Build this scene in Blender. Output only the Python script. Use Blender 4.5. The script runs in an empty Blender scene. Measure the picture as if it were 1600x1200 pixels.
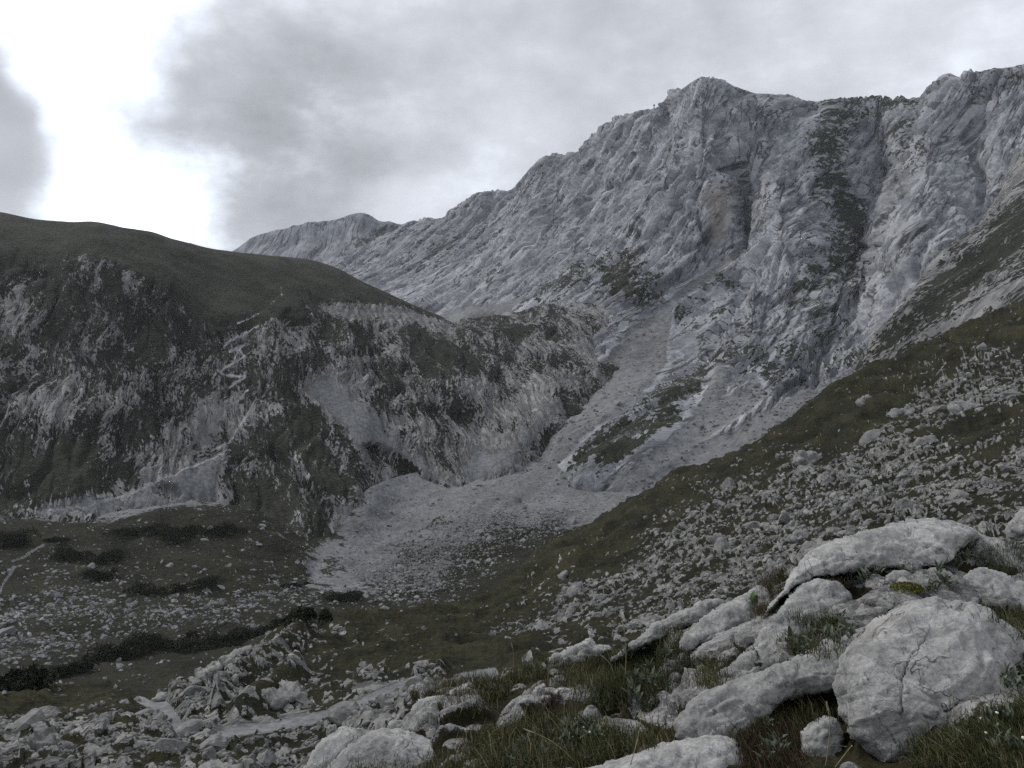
import bpy, bmesh, math, random, time
import numpy as np
from mathutils import Vector, Matrix
T0 = time.time()
random.seed(7)
rng = np.random.default_rng(11)
SC = bpy.context.scene
COL = SC.collection

# ------------------------------------------------------------------ camera
F = 1256.0                       # focal length in photo pixels (1600 wide)
PITCH = math.radians(4.55)       # looking slightly down
cam_d = bpy.data.cameras.new('camera')
cam = bpy.data.objects.new('camera', cam_d); COL.objects.link(cam)
cam_d.sensor_width = 36.0; cam_d.lens = F / 1600 * 36
cam_d.clip_start = 0.05; cam_d.clip_end = 9000
cam.location = (0, 0, 0); cam.rotation_euler = (math.pi / 2 - PITCH, 0, 0)
SC.camera = cam

# ------------------------------------------------------------------ sun, sky, exposure
SUN_AZ, SUN_EL = math.radians(-52), math.radians(44)     # azimuth from +Y (view direction), left is negative
sl = bpy.data.lights.new('sun', 'SUN'); so = bpy.data.objects.new('sun', sl); COL.objects.link(so)
sl.energy = 1.5; sl.angle = math.radians(10); sl.color = (1.0, 0.965, 0.92)
sd = Vector((math.sin(SUN_AZ) * math.cos(SUN_EL), math.cos(SUN_AZ) * math.cos(SUN_EL), math.sin(SUN_EL)))
so.rotation_euler = (-sd).to_track_quat('-Z', 'Y').to_euler(); so.location = (-300, 200, 600)
SC.view_settings.view_transform = 'Standard'; SC.view_settings.look = 'None'
SC.view_settings.exposure = 0.2; SC.view_settings.gamma = 1.0; SC.view_settings.use_curve_mapping = False
cy = SC.cycles
cy.max_bounces = 4; cy.diffuse_bounces = 2; cy.glossy_bounces = 1; cy.transmission_bounces = 2
cy.volume_bounces = 0; cy.sample_clamp_indirect = 4.0; cy.transparent_max_bounces = 4; cy.use_denoising = False
cy.use_adaptive_sampling = True; cy.adaptive_threshold = 0.008

def Wp(px, py, Y):
    """photo pixel + forward distance -> point of the place (metres, eye at the origin)"""
    px = np.asarray(px, float); py = np.asarray(py, float); Y = np.asarray(Y, float)
    xc = (px - 800) / F; yc = (600 - py) / F
    dy = yc * math.sin(PITCH) + math.cos(PITCH); dz = yc * math.cos(PITCH) - math.sin(PITCH)
    k = Y / dy
    return np.stack([xc * k, dy * k, dz * k], -1)
def proj(P):
    P = np.asarray(P, float)
    d = P[..., 1] * math.cos(PITCH) - P[..., 2] * math.sin(PITCH)
    u = P[..., 1] * math.sin(PITCH) + P[..., 2] * math.cos(PITCH)
    return 800 + F * P[..., 0] / d, 600 - F * u / d
def pxdir(px, py):
    v = Wp(px, py, 1.0); return v / np.linalg.norm(v)

# world: broken overcast, a bright opening low in the west
wd = bpy.data.worlds.new('World'); SC.world = wd; wd.use_nodes = True
nt = wd.node_tree; nt.nodes.clear()
def wn(t, **k):
    n = nt.nodes.new(t)
    for a, b in k.items(): setattr(n, a, b)
    return n
def wl(a, b): nt.links.new(a, b)
def wmath(op, a, b=None, c=None, clamp=False):
    n = wn('ShaderNodeMath', operation=op); n.use_clamp = clamp
    for i, v in enumerate((a, b, c)):
        if v is None: continue
        if isinstance(v, (int, float)): n.inputs[i].default_value = v
        else: wl(v, n.inputs[i])
    return n.outputs[0]
tc = wn('ShaderNodeTexCoord'); D0 = tc.outputs['Generated']
def wnoise(vec, scale, detail, rough=0.55, color=False):
    n = wn('ShaderNodeTexNoise'); n.inputs['Scale'].default_value = scale; n.inputs['Detail'].default_value = detail
    n.inputs['Roughness'].default_value = rough; wl(vec, n.inputs['Vector']); return n.outputs['Color' if color else 'Fac']
def wvm(op, a, b):
    n = wn('ShaderNodeVectorMath', operation=op)
    for i, v in enumerate((a, b)):
        if isinstance(v, tuple): n.inputs[i].default_value = v
        else: wl(v, n.inputs[i])
    return n
def warp(vec, scale, amp, det):
    c = wvm('SUBTRACT', wnoise(vec, scale, det, color=True), (0.5, 0.5, 0.5)).outputs[0]
    m = wvm('MULTIPLY', c, (amp, amp, amp)).outputs[0]
    return wvm('ADD', vec, m).outputs[0]
flat = wvm('MULTIPLY', D0, (1.0, 1.0, 1.7)).outputs[0]          # clouds lie flat: finer structure in height
dw = warp(D0, 7.0, 0.17, 3)
def blob(px, py, r, soft, vec=None):
    c = pxdir(px, py); d = wvm('DISTANCE', dw if vec is None else vec, tuple(c)).outputs['Value']
    m = wn('ShaderNodeMapRange', interpolation_type='SMOOTHSTEP')
    m.inputs[1].default_value = (r + soft) / F; m.inputs[2].default_value = max(0.0, r - soft) / F
    m.inputs[3].default_value = 0; m.inputs[4].default_value = 1
    wl(d, m.inputs[0]); return m.outputs[0]
def addup(lst):
    o = None
    for v, w in lst:
        t = wmath('MULTIPLY', v, w); o = t if o is None else wmath('ADD', o, t)
    return o
nd = wnoise(flat, 7.5, 5, 0.6); nd0 = wmath('SUBTRACT', nd, 0.5)
gapf = addup([(blob(*a), w) for *a, w in (
    (60, 0, 100, 105, .75), (100, 120, 85, 100, .8), (95, 245, 85, 100, .8), (215, 360, 105, 85, 0.75), (20, 362, 110, 90, 0.75),
    (90, -170, 170, 130, .7), (-60, 205, 165, 110, -1.5))])
gapf = wmath('ADD', gapf, wmath('MULTIPLY', nd0, 1.3))
gm_ = wn('ShaderNodeMapRange', interpolation_type='SMOOTHSTEP'); wl(gapf, gm_.inputs[0]); gm_.inputs[1].default_value = .02; gm_.inputs[2].default_value = 1.25; gap = gm_.outputs[0]
gs_ = wn('ShaderNodeMapRange', interpolation_type='SMOOTHSTEP'); wl(gapf, gs_.inputs[0]); gs_.inputs[1].default_value = -.35; gs_.inputs[2].default_value = .7
tone = addup([(blob(*a), w) for *a, w in (
    (440, 150, 100, 90, -.10), (450, 280, 150, 100, -.06), (600, 270, 110, 90, -.05), (640, 335, 50, 45, .20), (820, 180, 140, 130, .04), (1390, 70, 180, 160, .05), (300, 120, 70, 60, .04))])
n1 = wnoise(wvm('ADD', wvm('MULTIPLY', dw, (.6, .6, 1.0)).outputs[0], flat).outputs[0], 2.3, 4, 0.55)
tone = wmath('ADD', tone, wmath('MULTIPLY', wmath('SUBTRACT', n1, 0.5), 0.33))
tone = wmath('ADD', tone, wmath('ADD', wmath('MULTIPLY', nd0, .14), wmath('MULTIPLY', gs_.outputs[0], .20)))
lum = wmath('MAXIMUM', wmath('ADD', tone, 0.50), 0.25)
ccol = wn('ShaderNodeMix', data_type='RGBA'); ccol.blend_type = 'MULTIPLY'; ccol.inputs[0].default_value = 1
ccol.inputs[7].default_value = (0.945, 0.99, 1.08, 1)
cmb = wn('ShaderNodeCombineColor')
for i in range(3): wl(lum, cmb.inputs[i])
wl(cmb.outputs[0], ccol.inputs[6])
bgc = wn('ShaderNodeBackground'); wl(ccol.outputs[2], bgc.inputs[0]); bgc.inputs[1].default_value = 1.0
sky = wn('ShaderNodeTexSky', sky_type='NISHITA', sun_disc=False)
sky.sun_elevation = SUN_EL; sky.sun_rotation = SUN_AZ; sky.altitude = 1900; sky.dust_density = 3.0
bgs = wn('ShaderNodeBackground'); wl(sky.outputs[0], bgs.inputs[0]); bgs.inputs[1].default_value = 0.12
bgw = wn('ShaderNodeBackground'); bgw.inputs[0].default_value = (1.0, 0.99, 0.96, 1); bgw.inputs[1].default_value = 1.05   # thin sunlit veil over the gap
addg = wn('ShaderNodeAddShader'); wl(bgs.outputs[0], addg.inputs[0]); wl(bgw.outputs[0], addg.inputs[1])
mixw = wn('ShaderNodeMixShader'); wl(gap, mixw.inputs[0]); wl(bgc.outputs[0], mixw.inputs[1]); wl(addg.outputs[0], mixw.inputs[2])
wd.cycles.sampling_method = 'MANUAL'; wd.cycles.sample_map_resolution = 256
wout = wn('ShaderNodeOutputWorld'); wl(mixw.outputs[0], wout.inputs[0])

# ------------------------------------------------------------------ noise
_perm = rng.permutation(256).astype(np.int32); _perm = np.concatenate([_perm, _perm, _perm])
_g = rng.normal(size=(256, 3)).astype(np.float32); _g /= np.linalg.norm(_g, axis=1, keepdims=True)
def perlin(x, y, z):
    x = np.asarray(x, np.float32); y = np.asarray(y, np.float32); z = np.asarray(z, np.float32)
    xi = np.floor(x); yi = np.floor(y); zi = np.floor(z)
    xf = x - xi; yf = y - yi; zf = z - zi
    xi = xi.astype(np.int32) & 255; yi = yi.astype(np.int32) & 255; zi = zi.astype(np.int32) & 255
    u = xf * xf * xf * (xf * (xf * 6 - 15) + 10); v = yf * yf * yf * (yf * (yf * 6 - 15) + 10); w = zf * zf * zf * (zf * (zf * 6 - 15) + 10)
    def corner(dx, dy, dz):
        h = _perm[_perm[_perm[xi + dx] + yi + dy] + zi + dz]
        g = _g[h]
        return g[..., 0] * (xf - dx) + g[..., 1] * (yf - dy) + g[..., 2] * (zf - dz)
    def L(a, b, t): return a + t * (b - a)
    x00 = L(corner(0, 0, 0), corner(1, 0, 0), u); x10 = L(corner(0, 1, 0), corner(1, 1, 0), u)
    x01 = L(corner(0, 0, 1), corner(1, 0, 1), u); x11 = L(corner(0, 1, 1), corner(1, 1, 1), u)
    return L(L(x00, x10, v), L(x01, x11, v), w) * 1.5
def fbm(x, y, z, o=4, gain=.5, lac=2.03):
    s = 0; a = 1.0; t = 0
    for i in range(o):
        s = s + a * perlin(x + 17.3 * i, y - 9.1 * i, z + 4.7 * i); t += a; a *= gain; x = x * lac; y = y * lac; z = z * lac
    return s / t
def ridged(x, y, z, o=5, gain=.5, lac=2.07):
    s = 0; a = 1.0; t = 0
    for i in range(o):
        n = 1 - np.abs(perlin(x + 31.7 * i, y + 11.9 * i, z - 7.7 * i)) * 1.6
        s = s + a * n; t += a; a *= gain; x = x * lac; y = y * lac; z = z * lac
    return s / t
def worley(x, y, z, seed=0):
    """F1, F2, cell value"""
    x = np.asarray(x, np.float32); y = np.asarray(y, np.float32); z = np.asarray(z, np.float32)
    xi = np.floor(x).astype(np.int32); yi = np.floor(y).astype(np.int32); zi = np.floor(z).astype(np.int32)
    f1 = np.full(x.shape, 9., np.float32); f2 = f1.copy(); idv = np.zeros(x.shape, np.float32)
    for dx in (-1, 0, 1):
        for dy in (-1, 0, 1):
            for dz in (-1, 0, 1):
                cx, cyy, cz = xi + dx, yi + dy, zi + dz
                h = _perm[_perm[_perm[(cx + seed) & 255] + (cyy & 255)] + (cz & 255)]
                j = _g[h] * 0.5 + 0.5
                d = (cx + j[..., 0] - x) ** 2 + (cyy + j[..., 1] - y) ** 2 + (cz + j[..., 2] - z) ** 2
                n = d < f1
                f2 = np.where(n, f1, np.minimum(f2, d)); f1 = np.where(n, d, f1)
                idv = np.where(n, _perm[h + 77].astype(np.float32) / 255., idv)
    return np.sqrt(f1), np.sqrt(f2), idv
def groove(a, b_, c_, k=5.0): return np.clip(1 - np.abs(perlin(a, b_, c_)) * k, 0, 1) ** 1.5
def sst(a, b, x):
    t = np.clip((x - a) / (b - a), 0, 1); return t * t * (3 - 2 * t)

# ------------------------------------------------------------------ shapes traced in the photograph (fields over the photo plane)
GX0, GY0, GS = -240, -60, 5.0
gxx, gyy = np.meshgrid(np.arange(GX0, 1860, GS), np.arange(GY0, 1560, GS))
def poly_sdf(poly, X, Y):
    p = np.asarray(poly, float); q = np.roll(p, -1, 0)
    d = np.full(X.shape, 1e9); ins = np.zeros(X.shape, bool)
    for (ax, ay), (bx, by) in zip(p, q):
        ex, ey = bx - ax, by - ay; wx, wy = X - ax, Y - ay
        t = np.clip((wx * ex + wy * ey) / max(ex * ex + ey * ey, 1e-9), 0, 1)
        d = np.minimum(d, (wx - t * ex) ** 2 + (wy - t * ey) ** 2)
        if by != ay:
            c = ((ay > Y) != (by > Y)) & (X < (bx - ax) * (Y - ay) / (by - ay) + ax); ins ^= c
    d = np.sqrt(d); return np.where(ins, d, -d)
def line_dist(pts, X, Y):
    d = np.full(X.shape, 1e9); tt = np.zeros(X.shape); L = 0; n = len(pts) - 1
    for i in range(n):
        (ax, ay), (bx, by) = pts[i], pts[i + 1]
        ex, ey = bx - ax, by - ay; wx, wy = X - ax, Y - ay
        t = np.clip((wx * ex + wy * ey) / max(ex * ex + ey * ey, 1e-9), 0, 1)
        dd = (wx - t * ex) ** 2 + (wy - t * ey) ** 2
        tt = np.where(dd < d, (i + t) / n, tt); d = np.minimum(d, dd)
    return np.sqrt(d), tt
def sample(G, px, py):
    fx = np.clip((px - GX0) / GS, 0, G.shape[1] - 1.001); fy = np.clip((py - GY0) / GS, 0, G.shape[0] - 1.001)
    ix = fx.astype(int); iy = fy.astype(int); fx = fx - ix; fy = fy - iy
    return (G[iy, ix] * (1 - fx) * (1 - fy) + G[iy, ix + 1] * fx * (1 - fy) + G[iy + 1, ix] * (1 - fx) * fy + G[iy + 1, ix + 1] * fx * fy)
def region(polys, px, py, soft, wob=0):
    """0..1 inside any of the polygons, edge +-soft px, shifted by wob px"""
    m = 0
    for p in polys:
        s = sample(poly_sdf(p, gxx, gyy), px, py) + wob
        m = np.maximum(m, sst(-soft, soft, s))
    return m
def vline(p, q, x):
    return np.interp(x, [a for a, _ in p], [b for _, b in p])

# ------------------------------------------------------------------ lofted landforms
def pchip(xk, yk, x):
    xk = np.asarray(xk, float); yk = np.asarray(yk, float); h = np.diff(xk); dl = np.diff(yk) / h
    m = np.zeros(len(xk)); 
    for i in range(1, len(xk) - 1):
        if dl[i - 1] * dl[i] > 0:
            w1 = 2 * h[i] + h[i - 1]; w2 = h[i] + 2 * h[i - 1]; m[i] = (w1 + w2) / (w1 / dl[i - 1] + w2 / dl[i])
    m[0] = dl[0]; m[-1] = dl[-1]
    i = np.clip(np.searchsorted(xk, x) - 1, 0, len(h) - 1); t = (x - xk[i]) / h[i]
    return ((1 + 2 * t) * (1 - t) ** 2) * yk[i] + t * (1 - t) ** 2 * h[i] * m[i] + t * t * (3 - 2 * t) * yk[i + 1] + t * t * (t - 1) * h[i] * m[i + 1]
def loft(lines, rows, x0, x1, ncol):
    """lines: feature lines of (px, py, Y) from back to front; rows: mesh rows between neighbours"""
    px = np.linspace(x0, x1, ncol)
    PY = np.stack([pchip([a[0] for a in l], [a[1] for a in l], px) for l in lines])
    LY = np.stack([pchip([a[0] for a in l], [math.log(a[2]) for a in l], px) for l in lines])
    t = np.concatenate([np.arange(n) / n + i for i, n in enumerate(rows)] + [[len(rows)]])
    def across(K):
        d = np.diff(K, axis=0); m = np.zeros_like(K)
        a, b = d[:-1], d[1:]; ok = a * b > 0
        m[1:-1] = np.where(ok, 2 * a * b / np.where(ok, a + b, 1), 0); m[0] = d[0]; m[-1] = d[-1]
        i = np.minimum(t.astype(int), len(K) - 2); f = (t - i)[:, None]
        return (1 + 2 * f) * (1 - f) ** 2 * K[i] + f * (1 - f) ** 2 * m[i] + f * f * (3 - 2 * f) * K[i + 1] + f * f * (f - 1) * m[i + 1]
    py = across(PY); Y = np.exp(across(LY)); PX = np.broadcast_to(px, py.shape)
    return Wp(PX, py, Y), PX, py, Y, t
def normals(P):
    du = np.gradient(P, axis=1); dv = np.gradient(P, axis=0)
    n = np.cross(dv, du); l = np.linalg.norm(n, axis=-1, keepdims=True); n = n / np.maximum(l, 1e-9)
    flip = (n * P).sum(-1, keepdims=True) > 0                  # towards the eye
    return np.where(flip & (n[..., 2:3] < 0.3), -n, n)
def up_normals(P):
    n = normals(P); return np.where(n[..., 2:3] < 0, -n, n)

def mesh_np(name, V, faces, mat, attrs=None, smooth=True, parent=None, flow=None):
    """one mesh object out of numpy arrays; faces (n,3) or (n,4)"""
    me = bpy.data.meshes.new(name); V = np.ascontiguousarray(V, np.float32).reshape(-1, 3); faces = np.ascontiguousarray(faces, np.int32)
    n, k = faces.shape
    me.vertices.add(len(V)); me.vertices.foreach_set('co', V.ravel())
    me.loops.add(n * k); me.loops.foreach_set('vertex_index', faces.ravel())
    me.polygons.add(n); me.polygons.foreach_set('loop_start', np.arange(0, n * k, k, dtype=np.int32))
    me.polygons.foreach_set('use_smooth', np.full(n, smooth, bool))
    for nm, a in (attrs or {}).items():
        at = me.attributes.new(nm, 'FLOAT_COLOR', 'POINT'); at.data.foreach_set('color', np.ascontiguousarray(a, np.float32).ravel())
    if flow is not None:
        at = me.attributes.new('flow', 'FLOAT_VECTOR', 'POINT'); at.data.foreach_set('vector', np.ascontiguousarray(flow, np.float32).ravel())
    me.update(calc_edges=True)
    me.materials.append(mat)
    o = bpy.data.objects.new(name, me); COL.objects.link(o)
    if parent: o.parent = parent
    return o
def tag(o, label=None, cat=None, group=None, kind=None):
    if label: o['label'] = label
    if cat: o['category'] = cat
    if group: o['group'] = group
    if kind: o['kind'] = kind
    return o
def grid_faces(R, C):
    i = np.arange(R * C).reshape(R, C)
    return np.stack([i[:-1, :-1], i[1:, :-1], i[1:, 1:], i[:-1, 1:]], -1)
TERR = {}
def terrain(parts, P, M, mat, cls=None, flow=None):
    """grid -> one object per class of ground; parts: {class: (name, label, category, kind)}"""
    R, C = P.shape[:2]; Fq = grid_faces(R, C)
    fc = np.zeros(Fq.shape[:2], int) if cls is None else cls[:-1, :-1]
    out = []
    for k, (nm, label, cat, kind) in parts.items():
        f = Fq[fc == k].reshape(-1, 4)
        if not len(f): continue
        u, inv = np.unique(f, return_inverse=True)
        o = mesh_np(nm, P.reshape(-1, 3)[u], inv.reshape(-1, 4), mat, {'mask': M.reshape(-1, 4)[u]}, flow=(P if flow is None else np.stack(flow, -1)).reshape(-1, 3)[u])
        tag(o, label, cat, None, kind); out.append(o)
    return out

# ------------------------------------------------------------------ materials
def new_mat(name):
    m = bpy.data.materials.new(name); m.use_nodes = True; t = m.node_tree; t.nodes.clear()
    return m, t
class NB:
    def __init__(s, t): s.t = t
    def n(s, ty, **k):
        n = s.t.nodes.new(ty)
        for a, b in k.items(): setattr(n, a, b)
        return n
    def put(s, inp, v):
        if isinstance(v, (int, float)): inp.default_value = v
        elif isinstance(v, tuple): inp.default_value = v if len(v) == len(inp.default_value) else (*v, 1)
        else: s.t.links.new(v, inp)
    def math(s, op, a, b=0.0, clamp=False):
        n = s.n('ShaderNodeMath', operation=op); n.use_clamp = clamp; s.put(n.inputs[0], a); s.put(n.inputs[1], b); return n.outputs[0]
    def noise(s, vec, scale, det=4, rough=.55, dist=0.0, color=False):
        n = s.n('ShaderNodeTexNoise'); s.put(n.inputs['Vector'], vec); s.put(n.inputs['Scale'], scale); s.put(n.inputs['Detail'], det)
        s.put(n.inputs['Roughness'], rough); s.put(n.inputs['Distortion'], dist); return n.outputs['Color' if color else 'Fac']
    def voro(s, vec, scale, feature='F1', rand=1.0):
        n = s.n('ShaderNodeTexVoronoi', feature=feature); s.put(n.inputs['Vector'], vec); s.put(n.inputs['Scale'], scale); s.put(n.inputs['Randomness'], rand); return n
    def ramp(s, v, a, b, lo=0.0, hi=1.0, smooth=True):
        n = s.n('ShaderNodeMapRange', interpolation_type='SMOOTHSTEP' if smooth else 'LINEAR')
        s.put(n.inputs[0], v)
        for i, q in enumerate((a, b, lo, hi)): s.put(n.inputs[i + 1], q)
        return n.outputs[0]
    def mix(s, f, a, b, mode='MIX'):
        n = s.n('ShaderNodeMix', data_type='RGBA'); n.blend_type = mode; s.put(n.inputs[0], f); s.put(n.inputs[6], a); s.put(n.inputs[7], b); return n.outputs[2]
    def scale(s, vec, v):
        n = s.n('ShaderNodeVectorMath', operation='MULTIPLY'); s.put(n.inputs[0], vec); s.put(n.inputs[1], v); return n.outputs[0]
    def bump(s, h, strength, dist, nrm=None):
        n = s.n('ShaderNodeBump'); s.put(n.inputs['Height'], h); n.inputs['Strength'].default_value = strength; n.inputs['Distance'].default_value = dist
        if nrm is not None: s.put(n.inputs['Normal'], nrm)
        return n.outputs[0]
    def out(s, col, rough, nrm=None, spec=.25):
        b = s.n('ShaderNodeBsdfPrincipled'); s.put(b.inputs['Base Color'], col); s.put(b.inputs['Roughness'], rough); b.inputs['Specular IOR Level'].default_value = spec
        if nrm is not None: s.put(b.inputs['Normal'], nrm)
        o = s.n('ShaderNodeOutputMaterial'); s.t.links.new(b.outputs[0], o.inputs[0]); return b
def mat_terrain(name, px_m, rock=(.15, .155, .16), rock2=(.33, .33, .33), crack=(.055, .055, .055), grass=(.014, .015, .009), grass2=(.038, .035, .021),
                scree=(.105, .109, .114), scree2=(.225, .23, .236), e1=.8, e2=.7, cracks=.8, bumpk=1.0, fine=2.2, cell=6.5):
    """px_m: metres per render pixel at this landform's usual distance. mask: R turf, G loose stones, B ochre, A tone; flow: coordinates along the rock's grain"""
    m, t = new_mat(name); b = NB(t)
    co = b.n('ShaderNodeTexCoord').outputs['Object']
    fl = b.n('ShaderNodeAttribute', attribute_name='flow').outputs['Vector']
    at = b.n('ShaderNodeAttribute', attribute_name='mask'); sep = b.n('ShaderNodeSeparateColor'); t.links.new(at.outputs['Color'], sep.inputs[0])
    g, s, o = sep.outputs[0], sep.outputs[1], sep.outputs[2]; tone = at.outputs['Alpha']
    f1 = b.noise(fl, 1 / (px_m * fine), 3, .68); f2 = b.noise(fl, 1 / (px_m * 9), 3, .62, .15); f3 = b.noise(co, 1 / (px_m * 45), 3, .55)
    jit = b.n('ShaderNodeVectorMath', operation='ADD'); b.put(jit.inputs[0], fl); b.put(jit.inputs[1], b.scale(b.noise(fl, 1 / (px_m * 6), 2, .6, color=True), (px_m * 3.5,) * 3))
    vo = b.voro(jit.outputs[0], 1 / (px_m * cell)); vcol = b.n('ShaderNodeSeparateColor'); t.links.new(vo.outputs['Color'], vcol.inputs[0]); cellv = vcol.outputs[0]
    v = b.math('ADD', b.math('MULTIPLY', f1, .36), b.math('ADD', b.math('MULTIPLY', f2, .30), b.math('ADD', b.math('MULTIPLY', f3, .28), b.math('MULTIPLY', cellv, .20))))
    rc = b.mix(b.ramp(v, .40, .78), rock, rock2)
    ck = b.math('ABSOLUTE', b.math('SUBTRACT', b.noise(b.scale(fl, (1.0, .32, .6)), 1 / (px_m * 12), 3, .6, .1), .5))
    ckm = b.math('MULTIPLY', b.ramp(ck, .032, .0), b.ramp(f3, .38, .56))
    rc = b.mix(b.math('MULTIPLY', ckm, cracks), rc, crack)
    rc = b.mix(b.math('MULTIPLY', o, .75), rc, (.26, .205, .15))
    gn = b.noise(co, 1 / (px_m * 4.5), 3, .65)
    gc = b.mix(b.ramp(b.math('ADD', b.math('MULTIPLY', gn, .5), b.math('MULTIPLY', f3, .6)), .38, .74), grass, grass2)
    sc = b.mix(b.ramp(b.math('ADD', b.math('MULTIPLY', gn, .7), b.math('MULTIPLY', f3, .4)), .35, .75), scree, scree2)
    e = b.math('ADD', b.math('MULTIPLY', b.math('SUBTRACT', f1, .5), e1 * 2), b.math('MULTIPLY', b.math('SUBTRACT', f2, .5), e2 * 2))
    gm = b.ramp(b.math('ADD', g, e), .42, .58); sm = b.ramp(b.math('ADD', s, b.math('MULTIPLY', e, .8)), .40, .60)
    c = b.mix(sm, rc, sc); c = b.mix(gm, c, gc)
    tn = b.n('ShaderNodeCombineColor')
    for i in range(3): t.links.new(tone, tn.inputs[i])
    c = b.mix(1.0, c, tn.outputs[0], 'MULTIPLY')
    h = b.math('ADD', b.math('ADD', b.math('MULTIPLY', f1, .9), b.math('SUBTRACT', b.math('MULTIPLY', cellv, .9), b.math('MULTIPLY', vo.outputs['Distance'], 1.0))), b.math('SUBTRACT', b.math('MULTIPLY', f2, 1.6), b.math('MULTIPLY', ckm, .7)))
    h = b.math('MULTIPLY', h, b.math('SUBTRACT', 1.0, b.math('MULTIPLY', sm, .8)))
    h = b.math('ADD', b.math('MULTIPLY', h, b.math('SUBTRACT', 1.0, gm)), b.math('MULTIPLY', gn, b.math('ADD', .35, b.math('MULTIPLY', gm, .8))))
    nr = b.bump(h, .9 * bumpk, px_m * 2.6)
    b.out(c, .93, nr, .12)
    return m
MAT_MASSIF = mat_terrain('massif limestone', 1.0, rock=(.14, .148, .162), rock2=(.42, .43, .45), grass=(.022, .025, .018), grass2=(.045, .047, .034), e1=.75, e2=.5, fine=1.8, cell=6.5, bumpk=.55, cracks=.95)
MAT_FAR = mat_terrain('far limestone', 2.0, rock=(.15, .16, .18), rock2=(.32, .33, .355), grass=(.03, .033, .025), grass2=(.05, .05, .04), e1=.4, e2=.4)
MAT_HILL = mat_terrain('hill turf and crags', .42, rock=(.13, .13, .13), rock2=(.34, .336, .328), grass=(.0145, .0155, .0110), grass2=(.038, .0385, .030), e1=1.05, e2=.6, cracks=.5, fine=2.0, cell=5)
MAT_VALLEY = mat_terrain('valley scree and turf', .33, grass=(.012, .0125, .008), grass2=(.034, .032, .021), e1=.7, e2=.5, cracks=.2)
MAT_SLOPE = mat_terrain('near slope turf and karst', .09, rock=(.09, .09, .088), rock2=(.34, .335, .32), grass=(.009, .0102, .0055), grass2=(.033, .0315, .0165), e1=.75, e2=.35, cracks=.7, cell=5)
MAT_KNOLL = mat_terrain('foreground turf', .010, rock=(.12, .12, .117), rock2=(.36, .355, .34), grass=(.014, .014, .007), grass2=(.038, .034, .017), e1=.5, e2=.5, cracks=.2)
print('setup', time.time() - T0)

# ------------------------------------------------------------------ main massif
Q = 0.74     # mesh density: vertices per render pixel
def ncols(x0, x1): return int((x1 - x0) * .64 * Q)
def nrow(d): return max(3, int(d * .64 * Q))
A_ridge = [(430, 440, 1340), (520, 418, 1300), (560, 398, 1290), (600, 375, 1280), (640, 353, 1270), (690, 340, 1230), (720, 322, 1200), (745, 303, 1180), (772, 300, 1170),
    (797, 296, 1145), (815, 276, 1120), (840, 252, 1090), (880, 244, 1060), (895, 239, 1050), (910, 233, 1040), (940, 205, 1010), (985, 178, 970), (1005, 170, 960), (1040, 167, 945),
    (1052, 150, 925), (1075, 131, 890), (1098, 121, 860), (1120, 124, 860), (1160, 138, 870), (1200, 150, 890), (1240, 158, 905), (1280, 166, 920), (1296, 162, 900), (1360, 163, 900),
    (1400, 160, 890), (1438, 155, 870), (1460, 138, 840), (1490, 122, 820), (1540, 110, 800), (1600, 100, 790), (1780, 66, 770)]
A_back = [(x, y + 40, Y * 1.12) for x, y, Y in A_ridge]
A_back2 = [(x, y + 260, Y * 1.5) for x, y, Y in A_ridge]
A_1 = [(430, 460, 1250), (560, 420, 1210), (690, 375, 1140), (770, 345, 1080), (840, 305, 1010), (905, 285, 960), (985, 240, 890), (1050, 220, 850), (1100, 200, 805), (1145, 225, 820), (1170, 260, 832),
    (1200, 230, 820), (1240, 250, 800), (1290, 230, 815), (1340, 250, 835), (1370, 290, 830), (1410, 240, 790), (1460, 200, 765), (1520, 220, 765), (1560, 200, 745), (1780, 170, 700)]
A_2 = [(430, 480, 1120), (560, 445, 1100), (690, 420, 1030), (770, 400, 960), (840, 370, 900), (905, 360, 850), (985, 330, 790), (1050, 320, 755), (1100, 320, 735), (1140, 330, 742), (1168, 330, 765),
    (1190, 320, 745), (1225, 330, 700), (1270, 340, 715), (1310, 360, 735), (1345, 380, 735), (1385, 350, 680), (1430, 310, 655), (1480, 320, 645), (1530, 330, 660), (1600, 310, 650), (1780, 280, 610)]
A_3 = [(430, 515, 980), (560, 490, 960), (640, 476, 930), (700, 490, 860), (760, 478, 800), (850, 460, 740), (930, 440, 700), (1000, 450, 660), (1050, 450, 660), (1100, 432, 672), (1150, 396, 695),
    (1180, 410, 655), (1225, 440, 615), (1270, 480, 585), (1310, 500, 575), (1340, 500, 570), (1400, 470, 545), (1480, 440, 530), (1600, 440, 520), (1780, 420, 500)]
A_4 = [(430, 560, 800), (640, 560, 760), (760, 560, 680), (850, 600, 520), (950, 570, 535), (1000, 560, 535), (1050, 560, 515), (1100, 550, 500), (1200, 580, 460), (1260, 600, 445), (1320, 595, 440), (1400, 600, 410), (1600, 600, 390), (1780, 600, 380)]
A_5 = [(430, 700, 600), (640, 700, 560), (760, 720, 440), (850, 720, 418), (900, 705, 410), (950, 690, 408), (1000, 680, 405), (1060, 670, 402), (1130, 660, 396), (1200, 650, 392), (1300, 640, 385), (1400, 640, 370), (1780, 640, 350)]
A_6 = [(430, 800, 480), (760, 880, 340), (900, 868, 345), (1000, 860, 342), (1100, 840, 338), (1300, 800, 325), (1780, 780, 300)]
P, px, py, Y, t = loft([A_back2, A_back, A_ridge, A_1, A_2, A_3, A_4, A_5, A_6], [4, 10, nrow(85), nrow(100), nrow(115), nrow(135), nrow(110), nrow(80)], 430, 1760, ncols(430, 1760))
x, y, z = P[..., 0], P[..., 1], P[..., 2]
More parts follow.
